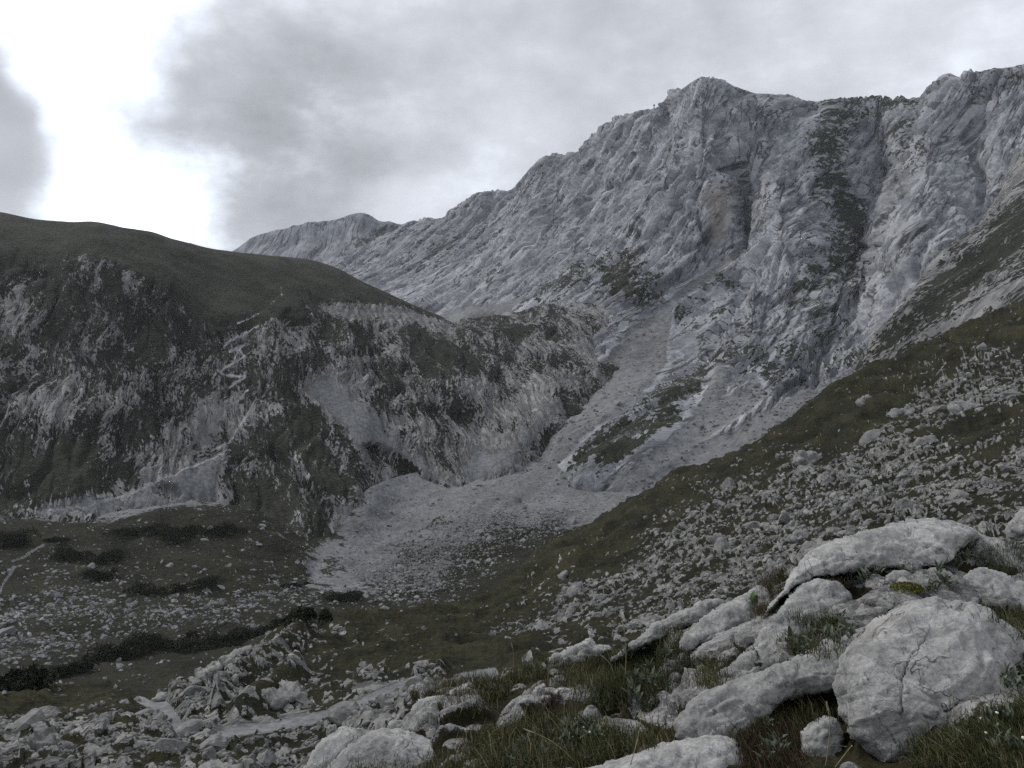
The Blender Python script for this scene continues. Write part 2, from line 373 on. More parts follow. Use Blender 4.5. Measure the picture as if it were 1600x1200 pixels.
S_TONGUE = [[(1158, 388), (1120, 412), (1085, 432), (1040, 472), (985, 510), (950, 560), (880, 608), (845, 648), (790, 700), (735, 735), (700, 800), (830, 850), (980, 850), (1000, 790), (900, 765), (868, 725), (905, 680),
             (955, 645), (1010, 600), (1035, 565), (1048, 520), (1052, 480), (1100, 447), (1152, 404)]]
S_STRIPS = [[(1340, 570), (1295, 590), (1215, 630), (1120, 682), (1030, 728), (930, 775), (940, 850), (1000, 830), (1090, 765), (1180, 715), (1260, 665), (1360, 590)],
            [(1180, 588), (1105, 640), (1045, 688), (985, 728), (930, 760), (1000, 765), (1070, 712), (1140, 664), (1200, 622)], [(1120, 570), (1100, 610), (1080, 650), (1110, 650), (1140, 610), (1150, 575)],
            [(690, 486), (760, 470), (830, 462), (800, 490), (740, 500), (700, 510)]]
wob = 7 * fbm(x / 30, y / 30, z / 30, 4, .6)
scr = region(S_TONGUE, px, py, 9, wob * 1.2); strips = region(S_STRIPS, px, py, 13, wob * 1.8); scree = np.maximum(scr, strips)
G_A = [([(868, 722), (905, 688), (960, 652), (1050, 588), (1100, 550), (1130, 520), (1140, 545), (1105, 590), (1090, 625), (1060, 680), (1000, 728), (930, 745), (875, 745)], .44),
       ([(985, 758), (1060, 700), (1120, 665), (1190, 625), (1200, 640), (1120, 695), (1040, 745), (1000, 765)], .38),
       ([(1262, 215), (1300, 180), (1360, 170), (1390, 172), (1380, 190), (1320, 205), (1310, 250), (1330, 300), (1350, 330), (1345, 400), (1320, 430), (1285, 430), (1300, 350), (1280, 290), (1265, 255)], .62),
       ([(1290, 160), (1440, 154), (1440, 164), (1400, 175), (1290, 172)], .6), ([(1490, 140), (1540, 118), (1600, 105), (1600, 140), (1540, 150), (1500, 155)], .5),
       ([(1185, 180), (1215, 178), (1212, 200), (1195, 205)], .35), ([(1380, 200), (1430, 180), (1440, 230), (1400, 270), (1375, 250)], .3),
       ([(930, 405), (975, 395), (1015, 425), (1045, 470), (985, 480), (945, 455)], .55), ([(840, 450), (900, 420), (940, 410), (930, 440), (870, 470)], .35),
       ([(1060, 455), (1130, 420), (1150, 440), (1090, 470), (1060, 500), (1040, 500)], .36), ([(1250, 390), (1320, 430), (1300, 470), (1230, 470)], .35),
       ([(660, 395), (690, 380), (740, 370), (745, 390), (690, 400)], .3), ([(1270, 430), (1330, 440), (1300, 560), (1250, 560)], .2), ([(1130, 480), (1190, 460), (1190, 520), (1120, 540)], .28)]
bias = np.zeros_like(px)
wob2 = 14 * fbm(x / 50 + 5, y / 50, z / 50, 4, .6)
lowz = region([[(860, 745), (1000, 610), (1120, 500), (1180, 540), (1340, 580), (1100, 750), (950, 810)]], px, py, 50, wob2)
bias = .30 * lowz
for p, w in G_A: bias = np.maximum(bias, w * region([p], px, py, 26, wob2 * 1.3))
sdir = .85 * x - .53 * y
lean = np.interp(px, [430, 900, 1020, 1120, 1200, 1300, 1500, 1760], [.5, .42, .34, .1, .05, .22, .32, .32])
big = perlin(x / 90, y / 90, z / 90)
ss = sdir - lean * (z - 60) + 7 * big + 1.5 * perlin(x / 28, y / 28, z / 28)
zz = z + 2.5 * perlin(x / 45 + 9, y / 45, z / 45)
cliff = 1 - .75 * sst(380, 420, Y) * 0
def slabs(a, b_, k=0, e=.10):
    f1_, f2_, i_ = worley(a, b_, 0 * a + 7.3 + k, k); return (i_ - .5) * sst(0, e, f2_ - f1_), 1 - sst(0, e * .55, f2_ - f1_)
d = 15 * (ridged(ss / 95, zz / 330, y / 900, 1) - .55) + 5 * (ridged(ss / 42 + 3, zz / 150, y / 300, 1) - .55)
jw = 1.6 * fbm(x / 14, y / 14, z / 14, 3, .6)
for La, Lb, am, gd, k_ in ((46, 330, 8.0, 4.0, 1), (19, 130, 3.6, 3.0, 2), (8, 54, 1.3, 1.9, 3), (3.4, 18, .40, .55, 4)):
    o_, c_ = slabs((ss + jw * La / 12) / La, (zz + jw * Lb / 20) / Lb, k_); d += am * o_ - gd * c_
o_, c_ = slabs((ss + .9 * zz) / 13, (zz - .5 * ss) / 34, 5); d += 1.8 * o_ - 1.2 * c_
d -= 5.0 * groove(ss / 34, zz / 130, y / 200, 8) + 2.5 * groove(ss / 15 + 4, zz / 60, y / 80, 7)
d += 1.2 * fbm(x / 16, y / 16, z / 10, 3) + .45 * fbm(x / 4, y / 4, z / 3, 2)
low = sst(690, 430, Y); scr_s = region(S_TONGUE, px, py, 16, wob); str_s = region(S_STRIPS, px, py, 16, wob)                                   # lower slabs: less relief
d *= (1 - .25 * low)
for pts, wpx, dep in (([(1128, 215), (1150, 265), (1168, 300), (1172, 350), (1165, 390), (1150, 400)], 6, 15), ([(1140, 262), (1160, 268), (1172, 290)], 6, 10),
        ([(1358, 320), (1345, 370), (1325, 420), (1300, 480), (1295, 560)], 4, 8), ([(1400, 250), (1370, 300), (1350, 340)], 5, 5), ([(1515, 205), (1522, 250), (1535, 280), (1532, 320)], 4, 8),
        ([(1090, 330), (1100, 370), (1106, 410)], 3.5, 8), ([(1030, 280), (1060, 320), (1090, 350), (1120, 385)], 6, 6), ([(1090, 220), (1110, 245), (1130, 260)], 5, 6), ([(1232, 260), (1250, 290), (1268, 345)], 3.5, 5),
        ([(1160, 160), (1190, 190), (1200, 220)], 5, 6), ([(770, 310), (750, 345), (735, 375)], 5, 9), ([(905, 240), (870, 300), (845, 350), (830, 380)], 6, 8), ([(960, 290), (930, 290), (905, 330), (880, 390)], 7, 8),
        ([(1440, 160), (1415, 220), (1400, 260)], 5, 6), ([(1230, 350), (1215, 420), (1200, 500)], 4, 3.5), ([(1480, 330), (1440, 400), (1420, 470)], 6, 5), ([(1300, 520), (1280, 560), (1270, 610)], 5, 4)):
    dd, _ = line_dist(pts, gxx, gyy); dd = sample(dd, px, py) + 2.2 * perlin(x / 12, y / 12, z / 12)
    d -= dep * np.exp(-(np.maximum(dd, 0) / wpx) ** 2)
cave = np.exp(-(((px - 1146) / 4.5) ** 2 + ((py - 305) / 3.5) ** 2)); d -= 9 * cave
cave2 = np.exp(-(((px - 1150) / 16) ** 2 + ((py - 263) / 7.5) ** 2)); d -= 8 * cave2
smooth = region([[(1098, 285), (1150, 275), (1168, 330), (1160, 380), (1115, 370), (1100, 330)]], px, py, 12)
d = d * (1 - .55 * smooth)
d = d * (1 - np.maximum(scr_s, np.maximum(str_s * .9, scree))) - 3.0 * scr_s + .5 * scree * fbm(x / 9, y / 9, z / 9, 3) + .16 * scree * perlin(x / 1.6, y / 1.6, z / 1.6)
d += 6 * region([G_A[0][0]], px, py, 45) * low
ridge_keep = np.exp(-((t[:, None] - 2) / .075) ** 2); d = d * (1 - .88 * ridge_keep)
N = normals(P); N = N / np.linalg.norm(N, axis=-1, keepdims=True)
Nn = N * np.array([1, 1, .45]); Nn /= np.linalg.norm(Nn, axis=-1, keepdims=True)
# gullies on green knoll rise, turf on ledges
up0 = up_normals(P)
PA = P + Nn * d[..., None]
n2 = up_normals(PA); flat_ = n2[..., 2]
gn = fbm(x / 16, y / 16, z / 7, 4, .6); gfine = fbm(x / 3.5, y / 3.5, z / 2, 3, .6)
gr = np.where(bias > .01, .16 + bias * .9 + .55 * gn + .35 * gfine + .30 * (flat_ - .6), -.25 + .35 * gn) - .22 * lowz * sst(.44, .3, bias)
gr = np.maximum(gr, (-.2 + .9 * sst(.70, .95, flat_ + .2 * gfine)) * sst(560, 480, Y))
gr = np.clip(gr, -.4, 1.1) * (1 - scree) - .6 * scree
och = .55 * region([[(1100, 300), (1118, 290), (1132, 300), (1140, 345), (1128, 375), (1108, 355)]], px, py, 12, wob) + .4 * region([[(1158, 386), (1090, 430), (1110, 440), (1154, 405)]], px, py, 8)
tone = 1.0 + .10 * fbm(x / 120, y / 120, z / 120, 3) + .05 * gfine + .10 * sst(430, 480, py) * sst(1000, 800, px)
ravine_dark = region([[(1140, 262), (1166, 268), (1174, 300), (1172, 380), (1155, 395), (1146, 340), (1150, 300)]], px, py, 10, wob)
tone = tone * (1 - .38 * ravine_dark * (0.6 + .8 * np.clip(perlin(x / 4, y / 4, z / 60) + .5, 0, 1)))  # tone lowered along the ravine, broken into downward streaks
M = np.stack([gr, scree * 1.6 - .5, np.clip(och, 0, 1), np.clip(tone, .3, 1.4)], -1)
cls = (scree > .5).astype(int)
massif = terrain({0: ('mountain', 'high pale grey limestone mountain wall with a pointed summit', 'mountain', 'structure'),
                  1: ('scree', 'pale grey scree tongue running down below the rock wall', 'scree', 'stuff')}, PA, M, MAT_MASSIF, cls, (ss, zz / 1.9, y / 2.5))
PM_A, MA = PA, M
print('massif', PA.shape, time.time() - T0)

# ------------------------------------------------------------------ distant peak
B_r = [(290, 440, 1850), (340, 405, 1800), (366, 391, 1780), (390, 374, 1760), (420, 364, 1740), (450, 357, 1725), (480, 351, 1710), (505, 347, 1700), (530, 341, 1690), (550, 334, 1685), (565, 333, 1682), (580, 337, 1685),
       (592, 345, 1690), (610, 349, 1700), (640, 352, 1710), (700, 362, 1760), (780, 380, 1800)]
B_b = [(a, b_ + 50, c * 1.15) for a, b_, c in B_r]
B_1 = [(a, b_ + 34, c * .955) for a, b_, c in B_r]; B_2 = [(a, min(b_ + 80, 452), c * .89) for a, b_, c in B_r]; B_3 = [(a, 520, 1400) for a, b_, c in B_r]
P, px, py, Y, t = loft([B_b, B_r, B_1, B_2, B_3], [8, nrow(45), nrow(60), nrow(60)], 290, 780, ncols(290, 780))
x, y, z = P[..., 0], P[..., 1], P[..., 2]
ss = x * .9 + y * .2 - .35 * z + 20 * perlin(x / 120, y / 120, z / 120)
d = 16 * (ridged(ss / 85, z / 240, y / 600, 2) - .55) + 8 * (ridged(ss / 34 + 5, z / 90, y / 200, 3) - .55) + 4 * (ridged(ss / 13, z / 34, y / 90, 2) - .5) + 3 * fbm(x / 14, y / 14, z / 12, 3)
d = d * (1 - .8 * np.exp(-((t[:, None] - 1) / .12) ** 2))
N = normals(P) * np.array([1, 1, .4]); N /= np.linalg.norm(N, axis=-1, keepdims=True); PB = P + N * d[..., None]
gb = .72 * region([[(555, 375), (590, 352), (640, 350), (600, 372), (560, 395), (540, 390)]], px, py, 10) + .45 * region([[(366, 390), (420, 362), (530, 338), (535, 346), (430, 372), (380, 392)]], px, py, 5) + .3 * fbm(x / 40, y / 40, z / 40, 3)
M = np.stack([gb - .2, 0 * px - .5, 0 * px, 1 + .08 * fbm(x / 90, y / 90, z / 90, 3)], -1)
terrain({0: ('mountain', 'distant bluish rocky peak beyond the pass', 'mountain', 'structure')}, PB, M, MAT_FAR, None, (ss, z / 2.5, y / 6))

# ------------------------------------------------------------------ left hill with crags, and the step below the pass
C_r = [(-200, 316, 470), (0, 331, 480), (60, 343, 484), (115, 347, 488), (140, 346, 490), (200, 357, 494), (235, 362, 500), (270, 373, 512), (330, 388, 540), (365, 393, 560), (420, 399, 580), (480, 405, 600),
       (530, 420, 600), (560, 437, 600), (600, 455, 610), (650, 478, 620), (690, 495, 630), (712, 510, 630), (740, 502, 640), (800, 492, 650), (870, 480, 660), (940, 478, 655), (985, 500, 645), (1030, 530, 635)]
C_b = [(a, b_ + 45, c * 1.25) for a, b_, c in C_r]
C_1 = [(-200, 395, 398), (0, 400, 408), (120, 405, 415), (250, 435, 428), (340, 480, 440), (440, 460, 485), (520, 478, 505), (600, 494, 530), (700, 520, 565), (760, 517, 585), (850, 503, 600), (950, 500, 605), (1030, 540, 610)]
C_2 = [(-200, 560, 345), (0, 560, 352), (130, 570, 362), (250, 580, 368), (350, 600, 382), (430, 590, 402), (500, 590, 425), (560, 600, 432), (650, 600, 446), (720, 600, 468), (760, 590, 490), (800, 585, 510), (850, 580, 515), (920, 555, 550), (1030, 548, 590)]
C_3 = [(-200, 700, 300), (0, 700, 302), (130, 715, 306), (200, 738, 310), (280, 735, 322), (345, 705, 342), (420, 740, 334), (490, 790, 318), (540, 800, 322), (600, 725, 384), (650, 705, 404), (700, 722, 404), (740, 722, 410), (800, 690, 425), (850, 640, 462), (920, 590, 512), (1030, 560, 565)]
C_4 = [(-200, 840, 268), (0, 840, 270), (200, 850, 278), (345, 845, 298), (420, 890, 285), (500, 955, 268), (600, 900, 315), (740, 850, 355), (850, 800, 395), (1030, 760, 430)]
P, px, py, Y, t = loft([C_b, C_r, C_1, C_2, C_3, C_4], [10, nrow(75), nrow(130), nrow(150), nrow(90)], -180, 1030, ncols(-180, 1030))
x, y, z = P[..., 0], P[..., 1], P[..., 2]
wob = 9 * fbm(x / 16, y / 16, z / 16, 4, .6); ss_ = x * .95 + y * .25
S_C = [[(560, 690), (640, 770), (700, 775), (620, 830), (590, 835), (570, 800), (535, 788), (510, 850), (495, 885), (520, 915), (640, 900), (660, 820), (740, 780), (640, 700), (590, 640), (520, 580), (470, 600)],
       [(352, 694), (300, 722), (215, 760), (110, 785), (60, 800), (120, 808), (200, 800), (285, 792), (345, 772), (352, 740)], [(136, 722), (150, 735), (158, 750), (146, 748), (135, 735)],
       [(200, 700), (250, 720), (245, 745), (215, 735)], [(735, 700), (790, 690), (850, 625), (870, 640), (800, 730), (740, 760), (715, 745)], [(520, 480), (620, 480), (700, 505), (705, 520), (640, 500), (540, 495)]]
V_C = [[(352, 735), (420, 745), (540, 850), (505, 890), (440, 850), (380, 800)], [(420, 650), (500, 680), (555, 740), (560, 775), (515, 770), (450, 720)], [(600, 690), (700, 760), (640, 775), (600, 740), (560, 690)],
       [(190, 745), (290, 700), (230, 690), (120, 690), (0, 690), (0, 800), (110, 780)], [(620, 790), (640, 800), (635, 830), (615, 835)], [(255, 752), (290, 762), (265, 782), (240, 765)]]
veg = region(V_C, px, py, 10, wob * 1.5)
stk = fbm(ss_ / 3.5, (z + .7 * y) / 34, y / 60, 3, .6)
scree = region(S_C, px, py, 20, wob * 1.6 + 26 * stk)
scree = scree * (1 - .85 * sst(.3, .7, veg + .35 * fbm(x / 7, y / 7, z / 7, 3)))
top = region([[(-240, 300), (700, 300), (700, 500), (620, 478), (560, 470), (470, 462), (430, 500), (340, 505), (300, 470), (230, 425), (110, 395), (30, 400), (-240, 400)]], px, py, 14, wob)
lowg = region([[(-240, 690), (120, 690), (210, 735), (130, 790), (-240, 830)], [(350, 715), (430, 740), (550, 850), (510, 900), (420, 860), (370, 790)], [(420, 640), (510, 680), (560, 760), (510, 765), (450, 715)]], px, py, 14, wob)
DK = [([(500, 495), (580, 500), (610, 530), (560, 545), (510, 540)], .35), ([(620, 530), (720, 520), (760, 560), (740, 600), (660, 580)], .3), ([(560, 610), (640, 620), (740, 640), (730, 665), (640, 650), (580, 640)], .34),
      ([(440, 560), (520, 560), (510, 610), (440, 620)], .3), ([(730, 502), (860, 484), (920, 500), (900, 530), (840, 540), (760, 520)], .14), ([(800, 575), (860, 555), (900, 555), (870, 575), (810, 590)], .3),
      ([(20, 590), (90, 590), (80, 620), (20, 620)], .3), ([(230, 620), (290, 615), (270, 650), (220, 645)], .25), ([(-100, 400), (100, 395), (110, 450), (0, 470), (-100, 460)], .25), ([(430, 640), (500, 640), (500, 680), (430, 680)], .3), ([(200, 480), (330, 490), (330, 540), (240, 530)], .25)]
RK = [([(880, 478), (1030, 480), (1030, 600), (880, 620), (840, 660), (830, 600)], .34), ([(200, 690), (330, 620), (400, 640), (350, 705), (280, 735), (220, 730)], .30), ([(470, 580), (560, 570), (640, 640), (620, 680), (560, 660)], .28), ([(640, 640), (740, 660), (830, 600), (850, 640), (740, 720), (650, 700)], .25),
      ([(720, 590), (850, 590), (850, 640), (760, 650)], .2), ([(290, 400), (350, 410), (420, 470), (400, 500), (330, 450)], .12), ([(0, 440), (40, 440), (60, 520), (0, 520)], .15), ([(640, 530), (690, 530), (690, 590), (640, 590)], .15), ([(40, 640), (130, 640), (140, 690), (60, 690)], .18)]
bias = np.full_like(px, .47)
for p, w in DK: bias += w * region([p], px, py, 12, wob)
for p, w in RK: bias -= w * region([p], px, py, 14, wob)
bias = bias + (1.05 - bias) * np.maximum(top, lowg * .5)
bias += .06 * sst(500, 120, px)
# crags: ribs running down the fall line, proud of the turf
ss = x * .95 + y * .25 + 4.5 * perlin(x / 22, y / 22, z / 22); tt_ = z * 1.0 + .5 * x * sst(700, 300, px) * .6
c1 = fbm(ss / 7, tt_ / 24, y / 60, 3, .6); c2 = fbm(ss / 2.3 + 7, tt_ / 7.5, y / 20, 3, .65); c3 = fbm(ss / 1.0, tt_ / 3.0, y / 9, 2, .6); cl = fbm(x / 38, y / 38, z / 22, 3, .55)
rib = ridged(ss / 16 + 2, tt_ / 60, y / 60, 2) - .62
rock = -(bias - .5) * 1.5 + .62 * cl + .75 * c1 + .90 * c2 + .40 * c3 + 1.2 * rib
rock = rock - .9 * top * 0
rk = sst(-.35, .45, rock) * (1 - .96 * top)
d = rk * (.4 + 1.2 * np.abs(c1) + 1.6 * c2 + .7 * c3)
def groove(a, b_, c_, k=5.0): return np.clip(1 - np.abs(perlin(a, b_, c_)) * k, 0, 1) ** 1.5
d += 8 * (ridged(ss / 60, tt_ / 190, y / 300, 1) - .55) * (1 - top) + 3.5 * (ridged(ss / 24 + 4, tt_ / 70, y / 90, 2) - .55) * (1 - .8 * top) + 1.2 * fbm(x / 12, y / 12, z / 12, 3) * (1 - .5 * top)
d -= (1 - top) * (2.5 * groove(ss / 13, tt_ / 46, y / 80, 5) + 1.0 * groove(ss / 5, tt_ / 18, y / 30, 5))
d += 2.2 * top * fbm(x / 40, y / 40, z / 40, 3) + .25 * fbm(x / 2.2, y / 2.2, z / 2.2, 2)
for pts, wpx, dep in (([(470, 590), (540, 650), (600, 700), (680, 770)], 10, 6), ([(540, 560), (600, 540), (560, 590), (520, 600)], 5, 4), ([(250, 590), (265, 620), (272, 640)], 4, 2), ([(700, 520), (760, 570), (800, 610), (840, 640)], 8, 4), ([(350, 690), (360, 720), (345, 770)], 6, -2), ([(425, 700), (490, 760), (520, 800)], 6, 4)):
    dd, _ = line_dist(pts, gxx, gyy); d -= dep * np.exp(-(sample(dd, px, py) / wpx) ** 2)
d = d * (1 - .93 * scree) - .8 * scree
d = d * (1 - .8 * np.exp(-((t[:, None] - 1) / .10) ** 2) * (px < 700))
# the trail zig-zagging up the crags
TR = [[(60, 800), (130, 793), (200, 768), (255, 742), (300, 725), (345, 700), (352, 688)], [(340, 690), (350, 680), (372, 657), (390, 632)], [(380, 606), (388, 603)], [(374, 613), (388, 600)], [(384, 582), (366, 578), (347, 567)],
      [(345, 568), (365, 560), (384, 551), (379, 540), (378, 533)], [(384, 530), (362, 541)], [(355, 528), (380, 516), (403, 508)], [(372, 502), (395, 494), (417, 485), (425, 472), (433, 462), (446, 457)], [(440, 458), (440, 446)], [(362, 590), (384, 583)]]
path = np.zeros_like(px)
for pts in TR:
    dd, _ = line_dist(pts, gxx, gyy); 
    # finer: evaluate where near
    near = sample(dd, px, py) < 14
    if near.any():
        de, _ = line_dist(pts, px[near], py[near]); de = de + 1.1 * perlin(x[near] / 3, y[near] / 3, z[near] / 3)
        path[near] = np.maximum(path[near], sst(2.4, 1.0, de + .7 * np.abs(perlin(x[near] / 6, y[near] / 6, z[near] / 6))))
N = up_normals(P); Nn = N * np.array([1, 1, .8]); Nn /= np.linalg.norm(Nn, axis=-1, keepdims=True)
PC = P + Nn * d[..., None]
gr = (.55 - .46 * rock * (1 - top)) + .85 * top + .06 * lowg
gr = gr * (1 - .9 * scree) - .3 * scree - .8 * path
tone = 1 + .16 * cl + .30 * (top + lowg * .6) * fbm(x / 9, y / 9, z / 9, 4, .65) + .30 * top * fbm(x / 50, y / 50, z / 50, 3) + .30 * top + .35 * lowg + .12 * fbm(ss / 5, tt_ / 30, y / 60, 3) * scree + .85 * path + .10 * sst(560, 680, px) 
M = np.stack([gr, np.maximum(scree * 1.5 - .45, path * 2 - .5), 0.0 * px + .15 * np.clip(scree * fbm(x / 30, y / 30, z / 30, 3) * 2, 0, 1) * (px > 480), np.clip(tone, .4, 2.1)], -1)
cls = np.where(path > .5, 2, (scree > .5).astype(int))
terrain({0: ('hill', 'dark turf-topped hill with pale crags and a step under the pass', 'hill', 'structure'), 1: ('scree', 'pale scree fans at the foot of the dark hill', 'scree', 'stuff'),
         2: ('path', 'narrow pale trail zigzagging up the dark crags', 'path', 'structure')}, PC, M, MAT_HILL, cls, (ss, (tt_ + .7 * y) / 3.4, y / 8))
print('hill', PC.shape, time.time() - T0)

# ------------------------------------------------------------------ valley floor and bench
D_0 = [(-200, 715, 335), (0, 738, 327), (200, 768, 324), (345, 788, 320), (450, 805, 322), (520, 810, 322), (580, 760, 352), (640, 742, 390), (740, 726, 430), (850, 715, 428), (950, 735, 418), (1050, 735, 405), (1180, 730, 395)]
D_1 = [(-200, 800, 278), (0, 800, 284), (200, 803, 287), (380, 806, 293), (450, 840, 288), (510, 868, 282), (600, 845, 312), (740, 790, 352), (860, 792, 350), (1000, 792, 340), (1180, 790, 330)]
D_2 = [(-200, 868, 232), (0, 868, 236), (200, 868, 240), (380, 880, 246), (500, 908, 250), (600, 912, 256), (740, 868, 285), (860, 852, 278), (1000, 850, 265), (1180, 870, 240)]
D_3 = [(-200, 955, 182), (0, 948, 186), (200, 944, 191), (380, 950, 195), (500, 955, 200), (600, 960, 195), (740, 960, 190), (900, 960, 182), (1180, 970, 170)]
D_4 = [(-200, 1060, 130), (0, 1040, 138), (200, 1030, 145), (380, 1010, 152), (500, 1000, 156), (700, 1020, 145), (1180, 1030, 130)]
D_5 = [(-200, 1130, 100), (0, 1120, 105), (300, 1100, 110), (700, 1090, 110), (1180, 1090, 100)]
P, px, py, Y, t = loft([D_0, D_1, D_2, D_3, D_4, D_5], [nrow(75), nrow(85), nrow(90), nrow(80), 12], -180, 1170, ncols(-180, 1170))
x, y, z = P[..., 0], P[..., 1], P[..., 2]
wob = 12 * fbm(x / 14, y / 14, z / 14, 5, .65)
run = fbm((x * .8 - y * .3) / 5, (x * .3 + y) / 60, z / 30, 3, .6)
scr = region([[(560, 690), (760, 690), (1200, 690), (1200, 800), (960, 850), (880, 835), (800, 860), (760, 880), (700, 930), (640, 945), (560, 930), (500, 912), (490, 885), (510, 845), (560, 800)], [(60, 800), (120, 770), (350, 700), (350, 780), (200, 812)]], px, py, 26, wob * 2.2 + 22 * run)
debris = region([[(20, 920), (80, 900), (180, 900), (230, 930), (330, 930), (420, 910), (480, 915), (470, 955), (300, 985), (220, 985), (150, 1000), (40, 1060), (-100, 1060), (-100, 960)]], px, py, 40, wob * 3)
debris = debris * sst(-.35, .35, fbm(x / 22, y / 22, z / 22, 3) + .1)
turf = region([[(740, 862), (800, 842), (850, 832), (900, 838), (1000, 822), (1000, 900), (880, 930), (720, 960), (670, 940), (710, 895)], [(570, 935), (640, 920), (720, 945), (700, 960), (560, 950)]], px, py, 30, wob * 2.5)
bould = region([[(620, 850), (700, 815), (860, 790), (900, 800), (880, 830), (780, 870), (700, 930), (560, 925), (600, 890)]], px, py, 30, wob * 2)
d = 2.2 * fbm(x / 30, y / 30, z / 30, 3) + .9 * fbm(x / 8, y / 8, z / 8, 3) + .30 * fbm(x / 1.8, y / 1.8, z / 1.8, 2)
d += 2.5 * np.exp(-(np.abs(sample(line_dist([(195, 826), (285, 806), (375, 824), (470, 880)], gxx, gyy)[0], px, py)) / 16) ** 2)
# stones in the surface
f1, f2, idv = worley(x / 2.2, y / 2.2, z / 2.2); dens = np.clip(.06 + .20 * debris + .5 * bould + .05 * scr - .05 * turf, 0, .95)
on = (idv < dens) * (1 - sst(.15, .5, f1 + .15 * perlin(x / .8, y / .8, z / .8)))
d += on * (.35 + .7 * bould) * (.5 + idv)
f1b, f2b, idb = worley(x / 1.0, y / 1.0, z / 1.0, 5); onb = (idb < dens * 1.3) * (1 - sst(.15, .48, f1b)); d += onb * .32
N = up_normals(P); PD = P + N * d[..., None]
st = np.maximum(on, onb)
gn = fbm(x / 10, y / 10, z / 10, 4, .6); gf = fbm(x / 2, y / 2, z / 2, 3, .6)
gr = .90 - 1.25 * scr * (1 - .55 * bould) - .22 * debris * (1 + 1.5 * gn) + .22 * bould + 1.1 * turf + .45 * gf + .55 * gn - .8 * st + .75 * sst(.10, .40, gn + .5 * run) * scr * (1 - bould)
M = np.stack([gr, np.clip(1.6 * scr + .6 * debris, 0, 1) * 1.3 - .3 - .9 * st, .22 * region([[(800, 825), (950, 820), (960, 850), (840, 850)]], px, py, 12), np.clip(1.06 + .22 * gn + .15 * fbm(x / 40, y / 40, z / 40, 3) + .50 * run * scr - .20 * bould, .5, 1.5)], -1)
path = np.zeros_like(px)
for pts in ([(0, 925), (8, 905), (24, 888), (34, 886)], [(20, 878), (50, 862), (68, 852)]):
    de, _ = line_dist(pts, px, py); path = np.maximum(path, sst(1.7, .7, de + 1.0 * perlin(x / 3, y / 3, z / 3)))
M[..., 0] -= 1.5 * path; M[..., 1] = np.maximum(M[..., 1], path); M[..., 3] *= 1 - .3 * path
cls = np.where(path > .5, 2, (scr > .5).astype(int))
terrain({0: ('ground', 'dark turf bench strewn with pale stones on the valley floor', 'ground', 'structure'), 1: ('scree', 'grey scree and debris filling the valley bottom', 'scree', 'stuff'),
         2: ('path', 'faint trail crossing the bench by the dark pines', 'path', 'structure')}, PD, M, MAT_VALLEY, cls)
VAL = dict(P=PD, px=px, py=py, Y=Y, debris=debris, bould=bould, scr=scr, turf=turf)
print('valley', PD.shape, time.time() - T0)

# ------------------------------------------------------------------ right spur behind the near slope
F_r = [(1260, 690, 320), (1300, 628, 332), (1330, 588, 340), (1380, 520, 350), (1440, 440, 365), (1470, 402, 378), (1500, 372, 388), (1530, 340, 398), (1560, 300, 410), (1600, 235, 430), (1680, 150, 450), (1780, 70, 470)]
F_b = [(a, b_ + 120, c * 1.2) for a, b_, c in F_r]
F_1 = [(1260, 720, 280), (1330, 640, 288), (1400, 580, 292), (1500, 478, 305), (1600, 360, 335), (1780, 210, 360)]
F_2 = [(1260, 760, 220), (1400, 660, 232), (1500, 570, 240), (1600, 490, 250), (1780, 400, 265)]
F_3 = [(1260, 830, 170), (1400, 740, 180), (1600, 640, 190), (1780, 580, 195)]
P, px, py, Y, t = loft([F_b, F_r, F_1, F_2, F_3], [8, nrow(110), nrow(110), nrow(60)], 1265, 1760, ncols(1265, 1760))
x, y, z = P[..., 0], P[..., 1], P[..., 2]
ss = x * .7 - y * .5 - .8 * z + 5 * perlin(x / 25, y / 25, z / 25)
c1 = fbm(ss / 9, z / 22, y / 50, 3, .6); c2 = fbm(ss / 2.6, z / 6, y / 16, 3, .65); cl = fbm(x / 40, y / 40, z / 30, 3)
bnd = region([[(1330, 580), (1400, 505), (1490, 400), (1600, 310), (1700, 200), (1700, 270), (1600, 400), (1480, 480), (1400, 560)], [(1400, 600), (1600, 470), (1780, 400), (1780, 600), (1400, 700)]], px, py, 34, 22 * cl)
rk0 = (.06 - .85 * (bnd - .35) + .6 * c1 + .6 * c2 + .3 * cl); rk = sst(-.3, .4, rk0)
d = rk * (.5 + 1.2 * np.abs(c1) + 1.3 * c2) + 7 * (ridged(ss / 40, z / 110, y / 200, 2) - .55) + 2.4 * (ridged(ss / 13, z / 36, y / 80, 3) - .5) + .5 * fbm(x / 3, y / 3, z / 3, 3)
d = d * (1 - .6 * np.exp(-((t[:, None] - 1) / .1) ** 2))
PF = P + up_normals(P) * d[..., None]
M = np.stack([.5 - .7 * rk0, 0 * px - .5, 0 * px, 1 + .1 * cl], -1)
terrain({0: ('hill', 'dark grassy spur with rock ribs at the right edge below the wall', 'hill', 'structure')}, PF, M, MAT_HILL, None, (ss, z / 2.2, y / 5))

